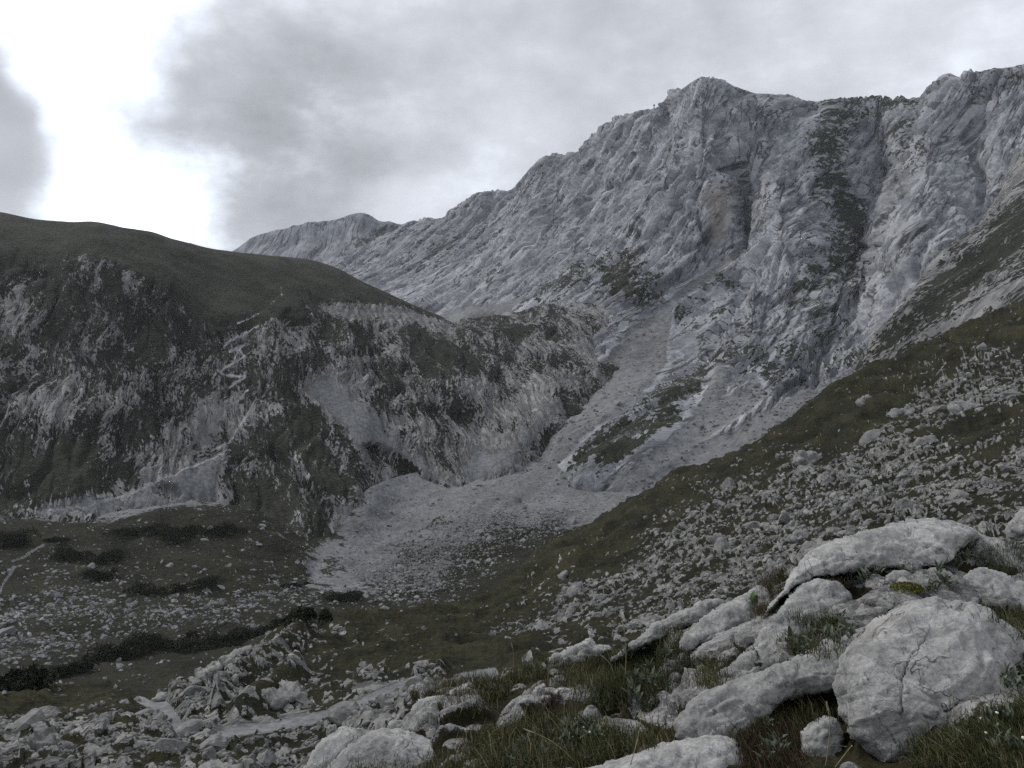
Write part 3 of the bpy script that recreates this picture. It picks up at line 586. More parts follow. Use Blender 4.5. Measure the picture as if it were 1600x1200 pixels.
# ------------------------------------------------------------------ near slope
E_r = [(-200, 1095, 58), (-60, 1088, 60), (0, 1083, 62), (120, 1074, 64), (200, 1084, 62), (240, 1096, 60), (290, 1082, 63), (330, 1062, 66), (400, 1022, 74), (470, 987, 84), (540, 964, 92), (620, 952, 98), (700, 950, 101), (735, 944, 103),
       (800, 906, 110), (860, 858, 118), (930, 816, 124), (1000, 777, 128), (1060, 738, 132), (1110, 727, 134), (1150, 712, 136), (1185, 692, 138), (1240, 646, 142), (1330, 588, 150), (1420, 548, 156), (1510, 508, 160), (1600, 472, 164), (1780, 400, 170)]
E_b2 = [(a, b_ + 240, c * 1.75) for a, b_, c in E_r]
E_b = [(a, b_ + 45, c * 1.14) for a, b_, c in E_r]
E_1 = [(-200, 1118, 50), (0, 1112, 52), (120, 1108, 53), (240, 1116, 51), (320, 1100, 54), (400, 1068, 58), (480, 1030, 64), (540, 1012, 67), (620, 1000, 71), (700, 988, 76), (800, 968, 82), (900, 915, 88), (1000, 862, 92), (1100, 812, 96), (1200, 765, 100), (1330, 690, 106), (1450, 632, 112), (1600, 582, 116), (1780, 520, 120)]
E_2 = [(-200, 1150, 40), (0, 1145, 41), (250, 1138, 42), (400, 1132, 42.5), (480, 1116, 44), (600, 1072, 48), (700, 1040, 52), (800, 1020, 56), (900, 992, 59), (1000, 960, 60), (1100, 920, 62), (1200, 880, 64), (1330, 812, 68), (1450, 762, 72), (1600, 702, 76), (1780, 640, 80)]
E_3 = [(-200, 1230, 29), (0, 1230, 29), (250, 1222, 29), (450, 1212, 28), (560, 1170, 29), (700, 1110, 32), (800, 1085, 34), (900, 1060, 36), (1000, 1030, 38), (1100, 1000, 40), (1200, 968, 42), (1330, 920, 44), (1600, 815, 50), (1780, 770, 53)]
E_4 = [(-200, 1480, 15), (450, 1480, 14), (700, 1350, 14), (1000, 1240, 17), (1330, 1120, 22), (1600, 1010, 28), (1780, 960, 31)]
P, px, py, Y, t = loft([E_b2, E_b, E_r, E_1, E_2, E_3, E_4], [5, 8, nrow(78), nrow(85), nrow(95), 34], -180, 1760, ncols(-180, 1760))
x, y, z = P[..., 0], P[..., 1], P[..., 2]
wob = 14 * fbm(x / 9, y / 9, z / 9, 4, .6)
crest = region([[(1700, 440), (1600, 462), (1510, 500), (1420, 540), (1330, 580), (1240, 638), (1180, 690), (1060, 730), (930, 808), (860, 850), (735, 940), (540, 955), (440, 1000), (380, 1040), (470, 1020), (580, 1010), (740, 985), (830, 960), (920, 890), (1040, 810), (1180, 735), (1280, 700), (1420, 660), (1440, 610), (1560, 550), (1700, 520)],
      [(-240, 1095), (0, 1080), (120, 1068), (240, 1090), (290, 1085), (260, 1110), (160, 1125), (60, 1118), (-240, 1130)], [(1330, 590), (1440, 570), (1600, 500), (1700, 480), (1700, 530), (1560, 545), (1440, 600), (1420, 650), (1280, 690), (1250, 660)],
      [(1500, 660), (1600, 620), (1700, 590), (1700, 640), (1600, 650), (1540, 680), (1490, 700)], [(500, 1040), (620, 1000), (760, 1000), (860, 1010), (840, 1040), (700, 1060), (600, 1050)]], px, py, 16, wob)
rocky = region([[(1430, 600), (1530, 540), (1600, 545), (1750, 560), (1750, 620), (1600, 630), (1500, 650), (1420, 660)], [(1230, 710), (1420, 660), (1480, 700), (1430, 740), (1300, 770), (1220, 750)], [(1090, 800), (1230, 760), (1400, 760), (1560, 720), (1750, 640), (1750, 850), (1400, 850), (1200, 900), (1060, 960), (980, 990), (870, 960), (960, 900)],
      [(-240, 1130), (60, 1120), (200, 1130), (250, 1110), (330, 1130), (480, 1120), (620, 1110), (640, 1250), (-240, 1300)], [(230, 1090), (330, 1060), (480, 985), (520, 990), (400, 1060), (380, 1110), (280, 1115)], [(560, 1050), (700, 1070), (820, 1080), (820, 1130), (560, 1130)]], px, py, 22, wob * 1.6)
bias = .48 - .38 * (rocky - .25) + .19 * crest * (1 - .25 * rocky)
ss = .8 * x - .45 * y + 1.5 * perlin(x / 9, y / 9, z / 9)
cl = fbm(x / 14, y / 14, z / 10, 4, .58); c2 = fbm(x / 3.2, y / 3.2, z / 3.2, 3, .6); c3 = fbm(x / 1.0, y / 1.0, z / 1.0, 2, .6)
cl2 = fbm(x / 26 + 3, y / 26, z / 16, 3, .5)
rock = .04 - (bias - .5) * 1.5 + .95 * cl + .45 * c2 + .45 * cl2
f1, f2, idv = worley(ss / 1.9 + .2 * c3, (y + .8 * z) / 1.7 + .2 * c3, z / 3.0)
f1b, f2b, idb = worley(x / .85 + .15 * c3, y / .85, z / .9, 9)
f1c, f2c, idc = worley(x / .42, y / .42, z / .42, 3)
def dome(f, a=.62): return np.sqrt(np.clip(1 - (f / a) ** 2, 0, 1))
big = dome(f1 + .10 * c3) * (idv < np.clip(.18 + .7 * rock, .02, .7)); small = dome(f1b) * (idb < np.clip(.26 + .65 * rock, .05, .75)); tiny = dome(f1c) * (idc < np.clip(.22 + .5 * rock, .05, .7))
rk = sst(-.3, .3, rock)
d = big * rk * (.25 + .55 * idv) + small * (.12 + .24 * idb) + tiny * .12
stones = np.maximum(.9 * sst(.45, .85, big) * rk, np.maximum(.95 * sst(.45, .8, small), .85 * sst(.45, .85, tiny)))
d += rk * .55 * np.abs(fbm(ss / 2.4, z / 2.0, y / 5, 3, .6)) + .9 * fbm(x / 11, y / 11, z / 11, 3) + .16 * c2 + .10 * c3
d += (1 - rk) * (.45 * np.abs(perlin(x / 1.9, y / 1.9, z / 1.1)) + .16 * perlin(x / .6, y / .6, z / .4) + .8 * np.abs(perlin(x / 7, y / 7, z / 2.5)))      # tussocks and sheep-track terraces
d += 2.4 * crest * (ridged(x / 13, y / 13, z / 5, 3) - .6)
for pts, wpx, h in (([(262, 1090), (330, 1050), (400, 1010), (480, 985)], 12, 1.2), ([(340, 1110), (400, 1060), (440, 1030), (480, 1000)], 10, 1.6), ([(370, 1125), (430, 1095), (470, 1060)], 12, 1.6), ([(700, 1000), (690, 1020)], 25, .6), ([(800, 960), (850, 940), (900, 930)], 25, .8), ([(640, 1060), (560, 1090)], 20, .8)):
    dd, _ = line_dist(pts, gxx, gyy); g = np.exp(-(sample(dd, px, py) / wpx) ** 2); d += h * g; 
TRE = [([(225, 1085), (232, 1092), (247, 1098), (262, 1110), (272, 1122), (280, 1136)], 11), ([(350, 1143), (420, 1133), (480, 1121), (545, 1104), (590, 1086), (630, 1068)], 9), ([(715, 1058), (745, 1052), (770, 1047)], 8)]
path = np.zeros_like(px)
for pts, wpx in TRE:
    de, _ = line_dist(pts, px, py); path = np.maximum(path, sst(wpx * 1.25, wpx * .75, de + 2.5 * c2 + 2.0 * c3))
halo = sst(26, 8, np.minimum.reduce([line_dist(p_, px, py)[0] for p_, _ in TRE]))
d = d * (1 - .8 * halo) * (1 - .8 * path) - .2 * halo
ek = np.exp(-((t[:, None] - 2) / .10) ** 2); d = d * (1 - .25 * ek) + .9 * ek * fbm(x / 9, y / 9, z / 9, 3, .6)
N = up_normals(P); PE = P + N * d[..., None]
gr = 1.0 - .85 * stones - .06 * rk * (1 + c3) + .15 * crest - 1.5 * path
M = np.stack([gr, path * 2 - .5, 0 * px, np.clip(1 + .14 * cl + .02 * path * (1 + 2 * c3) + .25 * (idv - .5) * rk + .55 * (1 - rk) * fbm(x / 3.0, y / 3.0, z / 1.2, 4, .65) + .40 * (1 - rk) * fbm(x / 14, y / 14, z / 5, 3) + .25 * crest, .4, 1.9)], -1)
terrain({0: ('hillside', 'near hillside of dark turf and pale karst rock falling to the valley', 'hillside', 'structure'), 2: ('path', 'pale gravel footpath winding between the rocks below', 'path', 'structure')}, PE, M, MAT_SLOPE, np.where(path > .5, 2, 0), (ss, (y + z) / 1.8, y / 2))
path = np.maximum(path, halo)
SLO = dict(P=PE, px=px, py=py, Y=Y, rock=rock, crest=crest, rocky=rocky, path=path, N=N)
print('slope', PE.shape, time.time() - T0)
#--PART2--
# ------------------------------------------------------------------ foreground knoll
G_e = [(330, 1420, 6.5), (420, 1270, 7.0), (470, 1222, 7.0), (520, 1192, 7.2), (640, 1125, 7.6), (700, 1090, 8.0), (800, 1058, 8.5), (900, 1030, 9.0), (1000, 1010, 9.4), (1080, 972, 9.6), (1180, 955, 9.2), (1240, 915, 8.8), (1400, 868, 8.8), (1500, 862, 9), (1570, 858, 9.2), (1600, 840, 9.4), (1780, 800, 9.8)]
G_b = [(a, b_ + 120, c * 1.35) for a, b_, c in G_e]; G_b2 = [(a, b_ + 420, c * 1.9) for a, b_, c in G_e]
G_1 = [(330, 1500, 5.2), (420, 1330, 5.6), (470, 1290, 5.6), (640, 1190, 6.0), (800, 1110, 6.8), (1000, 1062, 7.3), (1100, 1040, 7.2), (1200, 990, 6.9), (1400, 918, 6.9), (1600, 905, 7.4), (1780, 880, 7.8)]
G_2 = [(330, 1600, 4.2), (470, 1400, 4.4), (640, 1270, 4.6), (800, 1185, 5.2), (1000, 1125, 5.6), (1200, 1095, 5.5), (1400, 1080, 5.2), (1600, 1030, 5.5), (1780, 965, 6.0)]
G_3 = [(330, 1700, 3.2), (640, 1420, 3.4), (1000, 1240, 3.9), (1200, 1235, 3.9), (1370, 1265, 3.7), (1460, 1185, 3.8), (1600, 1105, 4.0), (1780, 1100, 4.4)]
G_4 = [(330, 2100, 1.6), (1000, 1800, 1.7), (1780, 1700, 1.7)]
P, px, py, Y, t = loft([G_b2, G_b, G_e, G_1, G_2, G_3, G_4], [8, 14, 70, 76, 60, 24], 335, 1980, 640)
x, y, z = P[..., 0], P[..., 1], P[..., 2]
d = .10 * fbm(x / 1.1, y / 1.1, z / 1.1, 3) + .05 * fbm(x / .3, y / .3, z / .3, 3) + .02 * fbm(x / .08, y / .08, z / .08, 2)
gn = fbm(x / .5, y / .5, z / .5, 3); f1, f2, idv = worley(x / .16, y / .16, z / .16)
peb = (idv < .16) * np.sqrt(np.clip(1 - (f1 / .5) ** 2, 0, 1)); d += .05 * peb
bed = region([[(1030, 1120), (1050, 1010), (1190, 915), (1280, 868), (1400, 850), (1520, 850), (1640, 880), (1660, 1100), (1340, 1180), (1330, 1070), (1200, 1110), (1120, 1150)], [(630, 1160), (640, 1100), (740, 1070), (770, 1140), (700, 1190)], [(780, 1145), (860, 1080), (1000, 1100), (1060, 1090), (1060, 1150), (940, 1165)]], px, py, 22, 14 * gn)
w1, w2, wi = worley(x / .42 + .25 * gn, y / .36, z / .36, 4); d += bed * (.22 * (wi - .25) * sst(0, .12, w2 - w1) + .10 - .05 * (1 - sst(0, .07, w2 - w1)) + .05 * (ridged(x / .35, y / .35, z / .35, 3) - .5))
PG = P + up_normals(P) * d[..., None]
M = np.stack([1.0 + .3 * gn - 1.1 * sst(.2, .6, peb) - 1.15 * bed * sst(0.02, .14, w2 - w1) * sst(-.5, .1, gn + wi - .3), 0 * px - .5, 0 * px, 1 + .15 * gn], -1)
terrain({0: ('ground', 'dark turf knoll underfoot between the big boulders', 'ground', 'structure')}, PG, M, MAT_KNOLL)

# ------------------------------------------------------------------ limestone of the near rocks
def mat_rock(name, px_m, lo=(.17, .17, .166), hi=(.48, .475, .46), lichen=.5, seedoff=0.0, pits=.7):
    m, t = new_mat(name); b = NB(t)
    co = b.n('ShaderNodeTexCoord').outputs['Object']
    oi = b.n('ShaderNodeObjectInfo').outputs['Random']
    cv = b.n('ShaderNodeVectorMath', operation='ADD'); b.put(cv.inputs[0], co); b.put(cv.inputs[1], b.scale(b.n('ShaderNodeCombineXYZ').outputs[0], (1, 1, 1)))
    f1 = b.noise(co, 1 / (px_m * 4), 4, .7); f2 = b.noise(co, 1 / (px_m * 22), 5, .62, .6); f3 = b.noise(co, 1 / (px_m * 90), 4, .55, .4)
    v = b.math('ADD', b.math('MULTIPLY', f1, .34), b.math('ADD', b.math('MULTIPLY', f2, .42), b.math('MULTIPLY', f3, .42)))
    c = b.mix(b.ramp(v, .42, .78), lo, hi)
    c = b.mix(b.math('MULTIPLY', b.ramp(b.noise(co, 1 / (px_m * 40), 4, .65, 1.2), .58, .70), .5 * lichen), c, (.52, .52, .50))     # bleached lichen crust
    c = b.mix(b.math('MULTIPLY', b.ramp(b.noise(co, 1 / (px_m * 60), 5, .68, .5), .50, .66), .55), c, tuple(q * .72 for q in lo))      # grey weathered skin
    c = b.mix(b.math('MULTIPLY', b.ramp(b.noise(co, 1 / (px_m * 13), 4, .7, .8), .58, .69), .75), c, (.065, .065, .06))           # dark lichen specks
    c = b.mix(b.math('MULTIPLY', b.ramp(b.noise(co, 1 / (px_m * 120), 3, .6, .6), .55, .72), .35), c, (.21, .18, .14))           # brown weathering
    ck = b.math('ABSOLUTE', b.math('SUBTRACT', b.noise(co, 1 / (px_m * 75), 3, .55, .8), .5)); ckm = b.math('MULTIPLY', b.ramp(ck, .012, .0), b.ramp(f3, .45, .6))
    c = b.mix(b.math('MULTIPLY', ckm, .8), c, (.04, .04, .038))
    tn = b.n('ShaderNodeCombineColor'); tv = b.math('ADD', .88, b.math('MULTIPLY', oi, .24))
    for i in range(3): t.links.new(tv, tn.inputs[i])
    c = b.mix(1.0, c, tn.outputs[0], 'MULTIPLY')
    pit = b.ramp(b.voro(co, 1 / (px_m * 7)).outputs['Distance'], .30, .0)
    h = b.math('ADD', b.math('MULTIPLY', f1, .8), b.math('MULTIPLY', f2, 2.6)); h = b.math('SUBTRACT', h, b.math('ADD', b.math('MULTIPLY', ckm, .8), b.math('MULTIPLY', pit, .5 * pits)))
    b.out(c, .9, b.bump(h, .62, px_m * 3.0), .18)
    return m
MAT_ROCK = mat_rock('near limestone', .006)
MAT_ROCK_MID = mat_rock('slope limestone', .07, lo=(.11, .11, .108), hi=(.38, .375, .36))
MAT_ROCK_FAR = mat_rock('valley limestone', .28, lo=(.12, .124, .128), hi=(.36, .362, .365), lichen=.3)

def chaikin(p, n=2):
    p = np.asarray(p, float)
    for _ in range(n):
        q = np.roll(p, -1, 0); p = np.stack([.75 * p + .25 * q, .25 * p + .75 * q], 1).reshape(-1, 2)
    return p
def vnormals(V, Fq):
    a = V[Fq[:, 2]] - V[Fq[:, 0]]; b_ = V[Fq[:, 3]] - V[Fq[:, 1]]; n = np.cross(a, b_); o = np.zeros_like(V)
    for k in range(4): np.add.at(o, Fq[:, k], n)
    return o / np.maximum(np.linalg.norm(o, axis=1, keepdims=True), 1e-12)
def boulder_from_outline(label, outline, Y0, tilt=35, thick=.5, h=3.0, rough=1.0, cracks=(), sharp=.55, jit=1.6, mat=None, name='boulder', cat='boulder', group=None, lump=1.0, chip=1.0, er=.12, bed=1.0):
    """a closed rock whose outline was traced; it has its own distance, depth and back side"""
    ol = np.asarray(outline, float); c0 = ol.mean(0); ol = chaikin(c0 + (ol - c0) * (1.10 if Y0 > 5 and mat is None else 1.03), 1); m = Y0 / F
    seg = np.linalg.norm(np.roll(ol, -1, 0) - ol, axis=1); L = np.concatenate([[0], np.cumsum(seg)]); n = max(24, int(L[-1] / (h * 1.2)))
    tt = np.linspace(0, L[-1], n, endpoint=False); oc = np.vstack([ol, ol[:1]])
    ol = np.stack([np.interp(tt, L, oc[:, 0]), np.interp(tt, L, oc[:, 1])], 1)
    tn = np.roll(ol, -1, 0) - np.roll(ol, 1, 0); nn = np.stack([tn[:, 1], -tn[:, 0]], 1); nn /= np.maximum(np.linalg.norm(nn, axis=1, keepdims=True), 1e-9)
    ol = ol + nn * (jit * (np.round(perlin(ol[:, 0] / 30, ol[:, 1] / 30, Y0 + 0 * tt) * 2.0) * .9 + perlin(ol[:, 0] / 14, ol[:, 1] / 14, Y0 + 0 * tt) * 1.6 + .8 * perlin(ol[:, 0] / 5, ol[:, 1] / 5, Y0 + 3 + 0 * tt)))[:, None]
    x0, y0 = ol.min(0) - h; x1, y1 = ol.max(0) + h
    gx, gy = np.meshgrid(np.arange(x0, x1 + h, h), np.arange(y0, y1 + h, h)); sd_ = poly_sdf(ol, gx, gy)
    keep = sd_ > -h * .75; snap = sd_ < h * .45
    near = keep & snap; qx, qy = gx[near], gy[near]
    dist = (ol[None, :, 0] - qx[:, None]) ** 2 + (ol[None, :, 1] - qy[:, None]) ** 2; j = dist.argmin(1)
    gx = gx.copy(); gy = gy.copy(); gx[near] = ol[j, 0]; gy[near] = ol[j, 1]; sd_ = np.where(snap, 0, sd_)
    idx = -np.ones(gx.shape, int); idx[keep] = np.arange(keep.sum())
    q = np.stack([idx[:-1, :-1], idx[1:, :-1], idx[1:, 1:], idx[:-1, 1:]], -1).reshape(-1, 4); q = q[(q >= 0).all(1)]
    X, Yp, sdv = gx[keep], gy[keep], sd_[keep]; R = sdv.max(); s = np.clip(sdv / R, 0, 1)
    cxy = ol.mean(0); yb = Y0 + math.tan(math.radians(tilt)) * (cxy[1] - Yp) * m
    edge = np.clip(sdv / max(R * er, h), 0, 1)
    g = sharp * np.sqrt(1 - (1 - edge) ** 2) + (1 - sharp) * np.sqrt(1 - (1 - s) ** 2)
    nv = len(X)
    Vf = Wp(X, Yp, yb - thick * g * .62); Vb = Wp(X, Yp, yb + thick * g * .75 + .002)
    N_ = vnormals(Vf, q); N_ = np.where(((N_ * Vf).sum(1) > 0)[:, None], -N_, N_)
    sz = R * m * 2
    a, b_, c_ = Vf[:, 0], Vf[:, 1], Vf[:, 2]
    fade = .25 + .75 * np.clip(sdv / (h * 3), 0, 1)
    k = sz * rough
    disp = lump * .16 * k * fbm(a / (sz * .8) + Y0, b_ / (sz * .8), c_ / (sz * .8), 2) + .07 * k * (ridged(a / (sz * .35), b_ / (sz * .35), c_ / (sz * .35) + Y0, 2) - .5)
    w1, w2, wi = worley(a / (sz * .30) + Y0, b_ / (sz * .30), c_ / (sz * .30))
    u1, u2, ui = worley(a / (sz * .62) + Y0 + 3, b_ / (sz * .62), c_ / (sz * .45))
    disp += chip * .15 * k * (ui - .5) * sst(.0, .14, u2 - u1) - chip * .035 * k * (1 - sst(.0, .05, u2 - u1))      # joint blocks
    disp += chip * .05 * k * (wi - .5) * sst(.0, .18, w2 - w1)                              # chipped facets
    disp += .008 * np.minimum(k, .6) * fbm(a / .05, b_ / .05, c_ / .05, 3) + .005 * np.minimum(k, .6) * fbm(a / .018, b_ / .018, c_ / .018, 2)
    qb = Yp * .90 + X * .44 + 10 * perlin(X / 60, Yp / 60, 0 * X + Y0); al = X * .90 - Yp * .44
    if mat is None: disp -= bed * (.030 * np.minimum(k, .7) * groove(qb / 26, al / 190, 0 * X + Y0 * 3, 9) + .018 * np.minimum(k, .7) * groove(qb / 70 + 5, al / 34, 0 * X + Y0, 11))
    for pts, wpx, dep in cracks:
        dd, _ = line_dist(pts, X + 2.0 * perlin(X / 14, Yp / 14, 0 * X), Yp + 2.0 * perlin(X / 14 + 9, Yp / 14, 0 * X)); disp -= (dep * .62 * (.55 + .9 * np.clip(perlin(X / 25, Yp / 25, 0 * X + 4) + .4, 0, 1)) if dep > 0 else dep) * np.exp(-(dd / (wpx * .5)) ** 2)
    Vf = Vf + N_ * (disp * fade)[:, None]
    # weld: boundary vertices of the back use the front's
    bd = sdv <= 0; mp = np.arange(nv) + nv; mp[bd] = np.where(bd)[0]
    V = np.vstack([Vf, Vb]); Fq = np.vstack([q, mp[q][:, ::-1]])
    good = np.array([len(set(f)) == 4 for f in Fq[:]]) if len(Fq) < 400 else np.ones(len(Fq), bool)
    base = np.array([V[:, 0].mean(), V[:, 1].mean(), V[:, 2].min()])
    o = mesh_np(name, V - base, Fq[good], mat or MAT_ROCK); o.location = base
    tag(o, label, cat, group); return o
BO = boulder_from_outline
BIGCR = [([(1449, 986), (1428, 1010), (1419, 1030), (1412, 1050), (1408, 1080), (1409, 1118)], 2.2, .05), ([(1380, 1046), (1396, 1056), (1412, 1062)], 1.8, .03), ([(1421, 1031), (1438, 1034), (1454, 1039)], 2.0, .045),
         ([(1530, 1094), (1508, 1102), (1488, 1112), (1466, 1112), (1454, 1121), (1440, 1119)], 2.2, .05), ([(1490, 1072), (1487, 1092), (1489, 1110)], 1.6, .03), ([(1376, 1106), (1381, 1131), (1394, 1146), (1403, 1165)], 2.0, .045), ([(1446, 1042), (1449, 1066), (1444, 1084)], 1.3, .02), ([(1560, 1010), (1552, 1040), (1556, 1075)], 1.6, .03)]
BO('huge rounded limestone boulder with a network of dark cracks, lower right', [(1330, 1010), (1355, 985), (1400, 950), (1450, 938), (1490, 942), (1530, 950), (1572, 982), (1600, 1010), (1640, 1070), (1650, 1150), (1600, 1210), (1500, 1230), (1400, 1240), (1345, 1225), (1332, 1170), (1322, 1120), (1312, 1080), (1315, 1040)], 4.75, 22, .95, 2.3, .8, BIGCR, .3, chip=.6, er=.3, bed=.25)
BO('pale tapering limestone slab running left from the huge cracked boulder', [(1062, 1138), (1085, 1098), (1130, 1070), (1180, 1055), (1240, 1032), (1300, 1002), (1350, 985), (1380, 1000), (1350, 1050), (1318, 1082), (1240, 1086), (1205, 1110), (1180, 1138), (1130, 1172), (1085, 1168)], 5.15, 40, .42, 2.4, .8, [([(1230, 1058), (1234, 1066), (1231, 1074)], 2, .03), ([(1350, 1028), (1345, 1040), (1325, 1055)], 5, .04)], .5)
BO('broad sloping limestone slab crowning the foreground rocks', [(1204, 958), (1232, 917), (1260, 875), (1278, 859), (1320, 843), (1365, 831), (1397, 817), (1453, 815), (1502, 826), (1512, 838), (1490, 860), (1463, 885), (1421, 890), (1383, 886), (1358, 893), (1295, 897), (1274, 903), (1246, 920), (1225, 940)], 7.3, 52, .7, 2.4, .9, [([(1372, 832), (1378, 838)], 4, .06), ([(1395, 870), (1440, 872), (1450, 890)], 3, .03), ([(1290, 880), (1330, 872), (1360, 880)], 3, .025)], .5)
BO('lumpy limestone block with a vertical edge under the crowning slab', [(1166, 1074), (1172, 1040), (1183, 1004), (1201, 976), (1225, 945), (1246, 922), (1274, 908), (1309, 918), (1326, 936), (1322, 975), (1300, 1010), (1250, 1040), (1235, 1050), (1190, 1082), (1172, 1086)], 6.4, 42, .6, 2.6, 1.1, [([(1188, 985), (1182, 1020), (1184, 1060)], 2.5, .05), ([(1225, 945), (1210, 970), (1195, 990)], 2, .03)], .6)
BO('flat bedded limestone slab with long cracks left of the lumpy block', [(1064, 1006), (1078, 983), (1120, 952), (1166, 927), (1192, 918), (1200, 940), (1196, 960), (1166, 985), (1140, 999), (1103, 1001), (1082, 1018)], 7.2, 48, .4, 2.6, .9, [([(1082, 1012), (1110, 992), (1150, 978), (1166, 972)], 2.4, .05), ([(1120, 975), (1150, 960), (1180, 948)], 1.5, .02)], .6)
BO('second bedded slab just below the flat bedded one', [(1076, 1030), (1103, 1004), (1155, 978), (1192, 960), (1196, 990), (1176, 1008), (1156, 1024), (1110, 1036), (1085, 1040)], 6.8, 46, .36, 2.6, .9, [([(1100, 1020), (1130, 1008), (1165, 995)], 1.8, .03)], .6)
BO('squat grey block split by a dark vertical joint', [(1112, 1069), (1118, 1053), (1141, 1037), (1178, 1010), (1186, 1032), (1184, 1074), (1156, 1090), (1120, 1092)], 6.0, 35, .42, 2.6, 1.0, [([(1141, 1040), (1143, 1065), (1140, 1088)], 1.8, .04)], .65)
BO('yellowish narrow slab wedged below the bedded slabs', [(1056, 1070), (1082, 1042), (1118, 1028), (1150, 1026), (1150, 1038), (1112, 1052), (1085, 1066), (1064, 1078)], 6.5, 45, .26, 2.8, .9)
BO('rounded knob of limestone below the yellowish slab', [(1038, 1096), (1048, 1080), (1075, 1066), (1098, 1064), (1108, 1076), (1098, 1094), (1064, 1106), (1044, 1112)], 5.9, 38, .3, 2.8, 1.0)
BO('broken upright limestone lumps beside the brown heather', [(1056, 1112), (1076, 1098), (1102, 1094), (1116, 1108), (1126, 1128), (1122, 1146), (1080, 1150), (1058, 1140)], 5.6, 30, .32, 2.6, 1.3, [([(1085, 1100), (1088, 1120), (1080, 1145)], 2, .05), ([(1060, 1120), (1090, 1118), (1120, 1126)], 1.8, .035), ([(1104, 1100), (1106, 1145)], 1.8, .035)], .7)
BO('small dark wedge of rock behind the broken lumps', [(1006, 1108), (1014, 1092), (1030, 1078), (1040, 1082), (1036, 1104), (1018, 1116)], 6.1, 25, .22, 2.8, 1.0)
BO('low limestone rib leading down to the grass, left of the lumps', [(945, 1166), (968, 1148), (1000, 1130), (1018, 1118), (1040, 1108), (1058, 1114), (1040, 1130), (1030, 1150), (990, 1160), (960, 1172)], 5.5, 45, .28, 2.8, 1.1, [([(985, 1145), (1010, 1140), (1030, 1128)], 2, .03)], .6)
BO('smooth pale whaleback rock at the bottom edge of the picture', [(890, 1212), (950, 1192), (987, 1180), (1030, 1165), (1080, 1152), (1125, 1149), (1152, 1160), (1166, 1185), (1166, 1260), (1000, 1300), (900, 1250)], 4.4, 40, .5, 2.4, .7, [([(1095, 1180), (1088, 1200)], 2, .03)], .35, chip=.5, er=.3)
BO('angular rock with a bright facet beside dark grass', [(896, 1134), (915, 1112), (930, 1096), (948, 1105), (964, 1117), (988, 1120), (982, 1134), (955, 1146), (922, 1146)], 5.8, 35, .32, 2.4, 1.2, [([(948, 1105), (936, 1125), (932, 1145)], 2.0, -.03)], .75, chip=1.5)
BO('pale bedded slab with a brown tuft on its top', [(792, 1138), (800, 1120), (830, 1102), (857, 1085), (877, 1075), (904, 1084), (910, 1098), (884, 1112), (857, 1120), (837, 1132), (812, 1142)], 6.4, 46, .34, 2.6, 1.0, [([(810, 1130), (850, 1108), (890, 1092)], 2, .03)], .6)
BO('short grey slab behind the bright-faceted rock', [(882, 1108), (900, 1094), (930, 1094), (940, 1104), (915, 1120), (890, 1120)], 6.1, 40, .24, 2.8, 1.0)
BO('small leaning stone with a leaf tuft at the grassy crest', [(824, 1094), (832, 1078), (846, 1066), (854, 1074), (846, 1090), (832, 1100)], 7.0, 25, .2, 2.8, 1.0)
BO('layered limestone crag with ribs above the two round boulders', [(640, 1134), (644, 1112), (651, 1095), (668, 1090), (684, 1090), (709, 1077), (731, 1068), (732, 1089), (706, 1100), (696, 1115), (690, 1140), (672, 1158), (652, 1152)], 7.1, 35, .45, 2.4, 1.3, [([(655, 1130), (680, 1105), (720, 1080)], 2, .05), ([(668, 1150), (680, 1125), (700, 1100)], 2, .05)], .65)
BO('flat-faced limestone block in the middle of the layered crag', [(677, 1140), (692, 1120), (705, 1103), (736, 1102), (742, 1112), (730, 1130), (724, 1146), (700, 1154), (681, 1153)], 6.8, 32, .36, 2.4, 1.0, [], .75)
BO('darker tilted block at the right end of the layered crag', [(720, 1146), (734, 1124), (756, 1122), (766, 1134), (740, 1156), (724, 1164)], 6.6, 30, .3, 2.6, 1.1, [([(745, 1125), (738, 1150)], 2, .03)], .7)
BO('rounded grey stone at the foot of the layered crag', [(688, 1162), (704, 1150), (722, 1152), (734, 1163), (732, 1176), (706, 1184), (690, 1178)], 6.2, 32, .28, 2.6, 1.1)
BO('tall smooth boulder with a rounded head at the bottom, leftmost of the pair', [(470, 1215), (490, 1178), (509, 1152), (530, 1140), (552, 1141), (566, 1155), (563, 1172), (556, 1200), (530, 1250), (480, 1260)], 6.3, 25, .42, 2.4, .7, [], .4, chip=.3, er=.3, bed=.3)
BO('smooth low egg-shaped boulder beside the tall rounded one', [(508, 1215), (535, 1178), (566, 1156), (592, 1145), (630, 1143), (654, 1157), (681, 1165), (690, 1180), (684, 1210), (660, 1270), (560, 1280), (515, 1260)], 5.9, 30, .5, 2.4, .75, [([(600, 1178), (606, 1160)], 2, .02), ([(640, 1172), (660, 1170), (676, 1178)], 3, .03)], .4, chip=.3, er=.3, bed=.3)
BO('small square block perched above the egg-shaped boulder', [(605, 1132), (622, 1122), (634, 1128), (640, 1146), (611, 1150)], 6.7, 25, .22, 2.4, .9, [], .8)
BO('pale slab half buried in grass at the bottom', [(684, 1196), (702, 1178), (724, 1172), (734, 1184), (722, 1206), (690, 1212)], 5.6, 35, .25, 2.6, .9)
BO('flat stone strip half hidden in grass at the bottom centre', [(795, 1196), (830, 1184), (868, 1172), (890, 1176), (860, 1190), (830, 1204), (800, 1208)], 5.0, 50, .14, 2.6, 1.0)
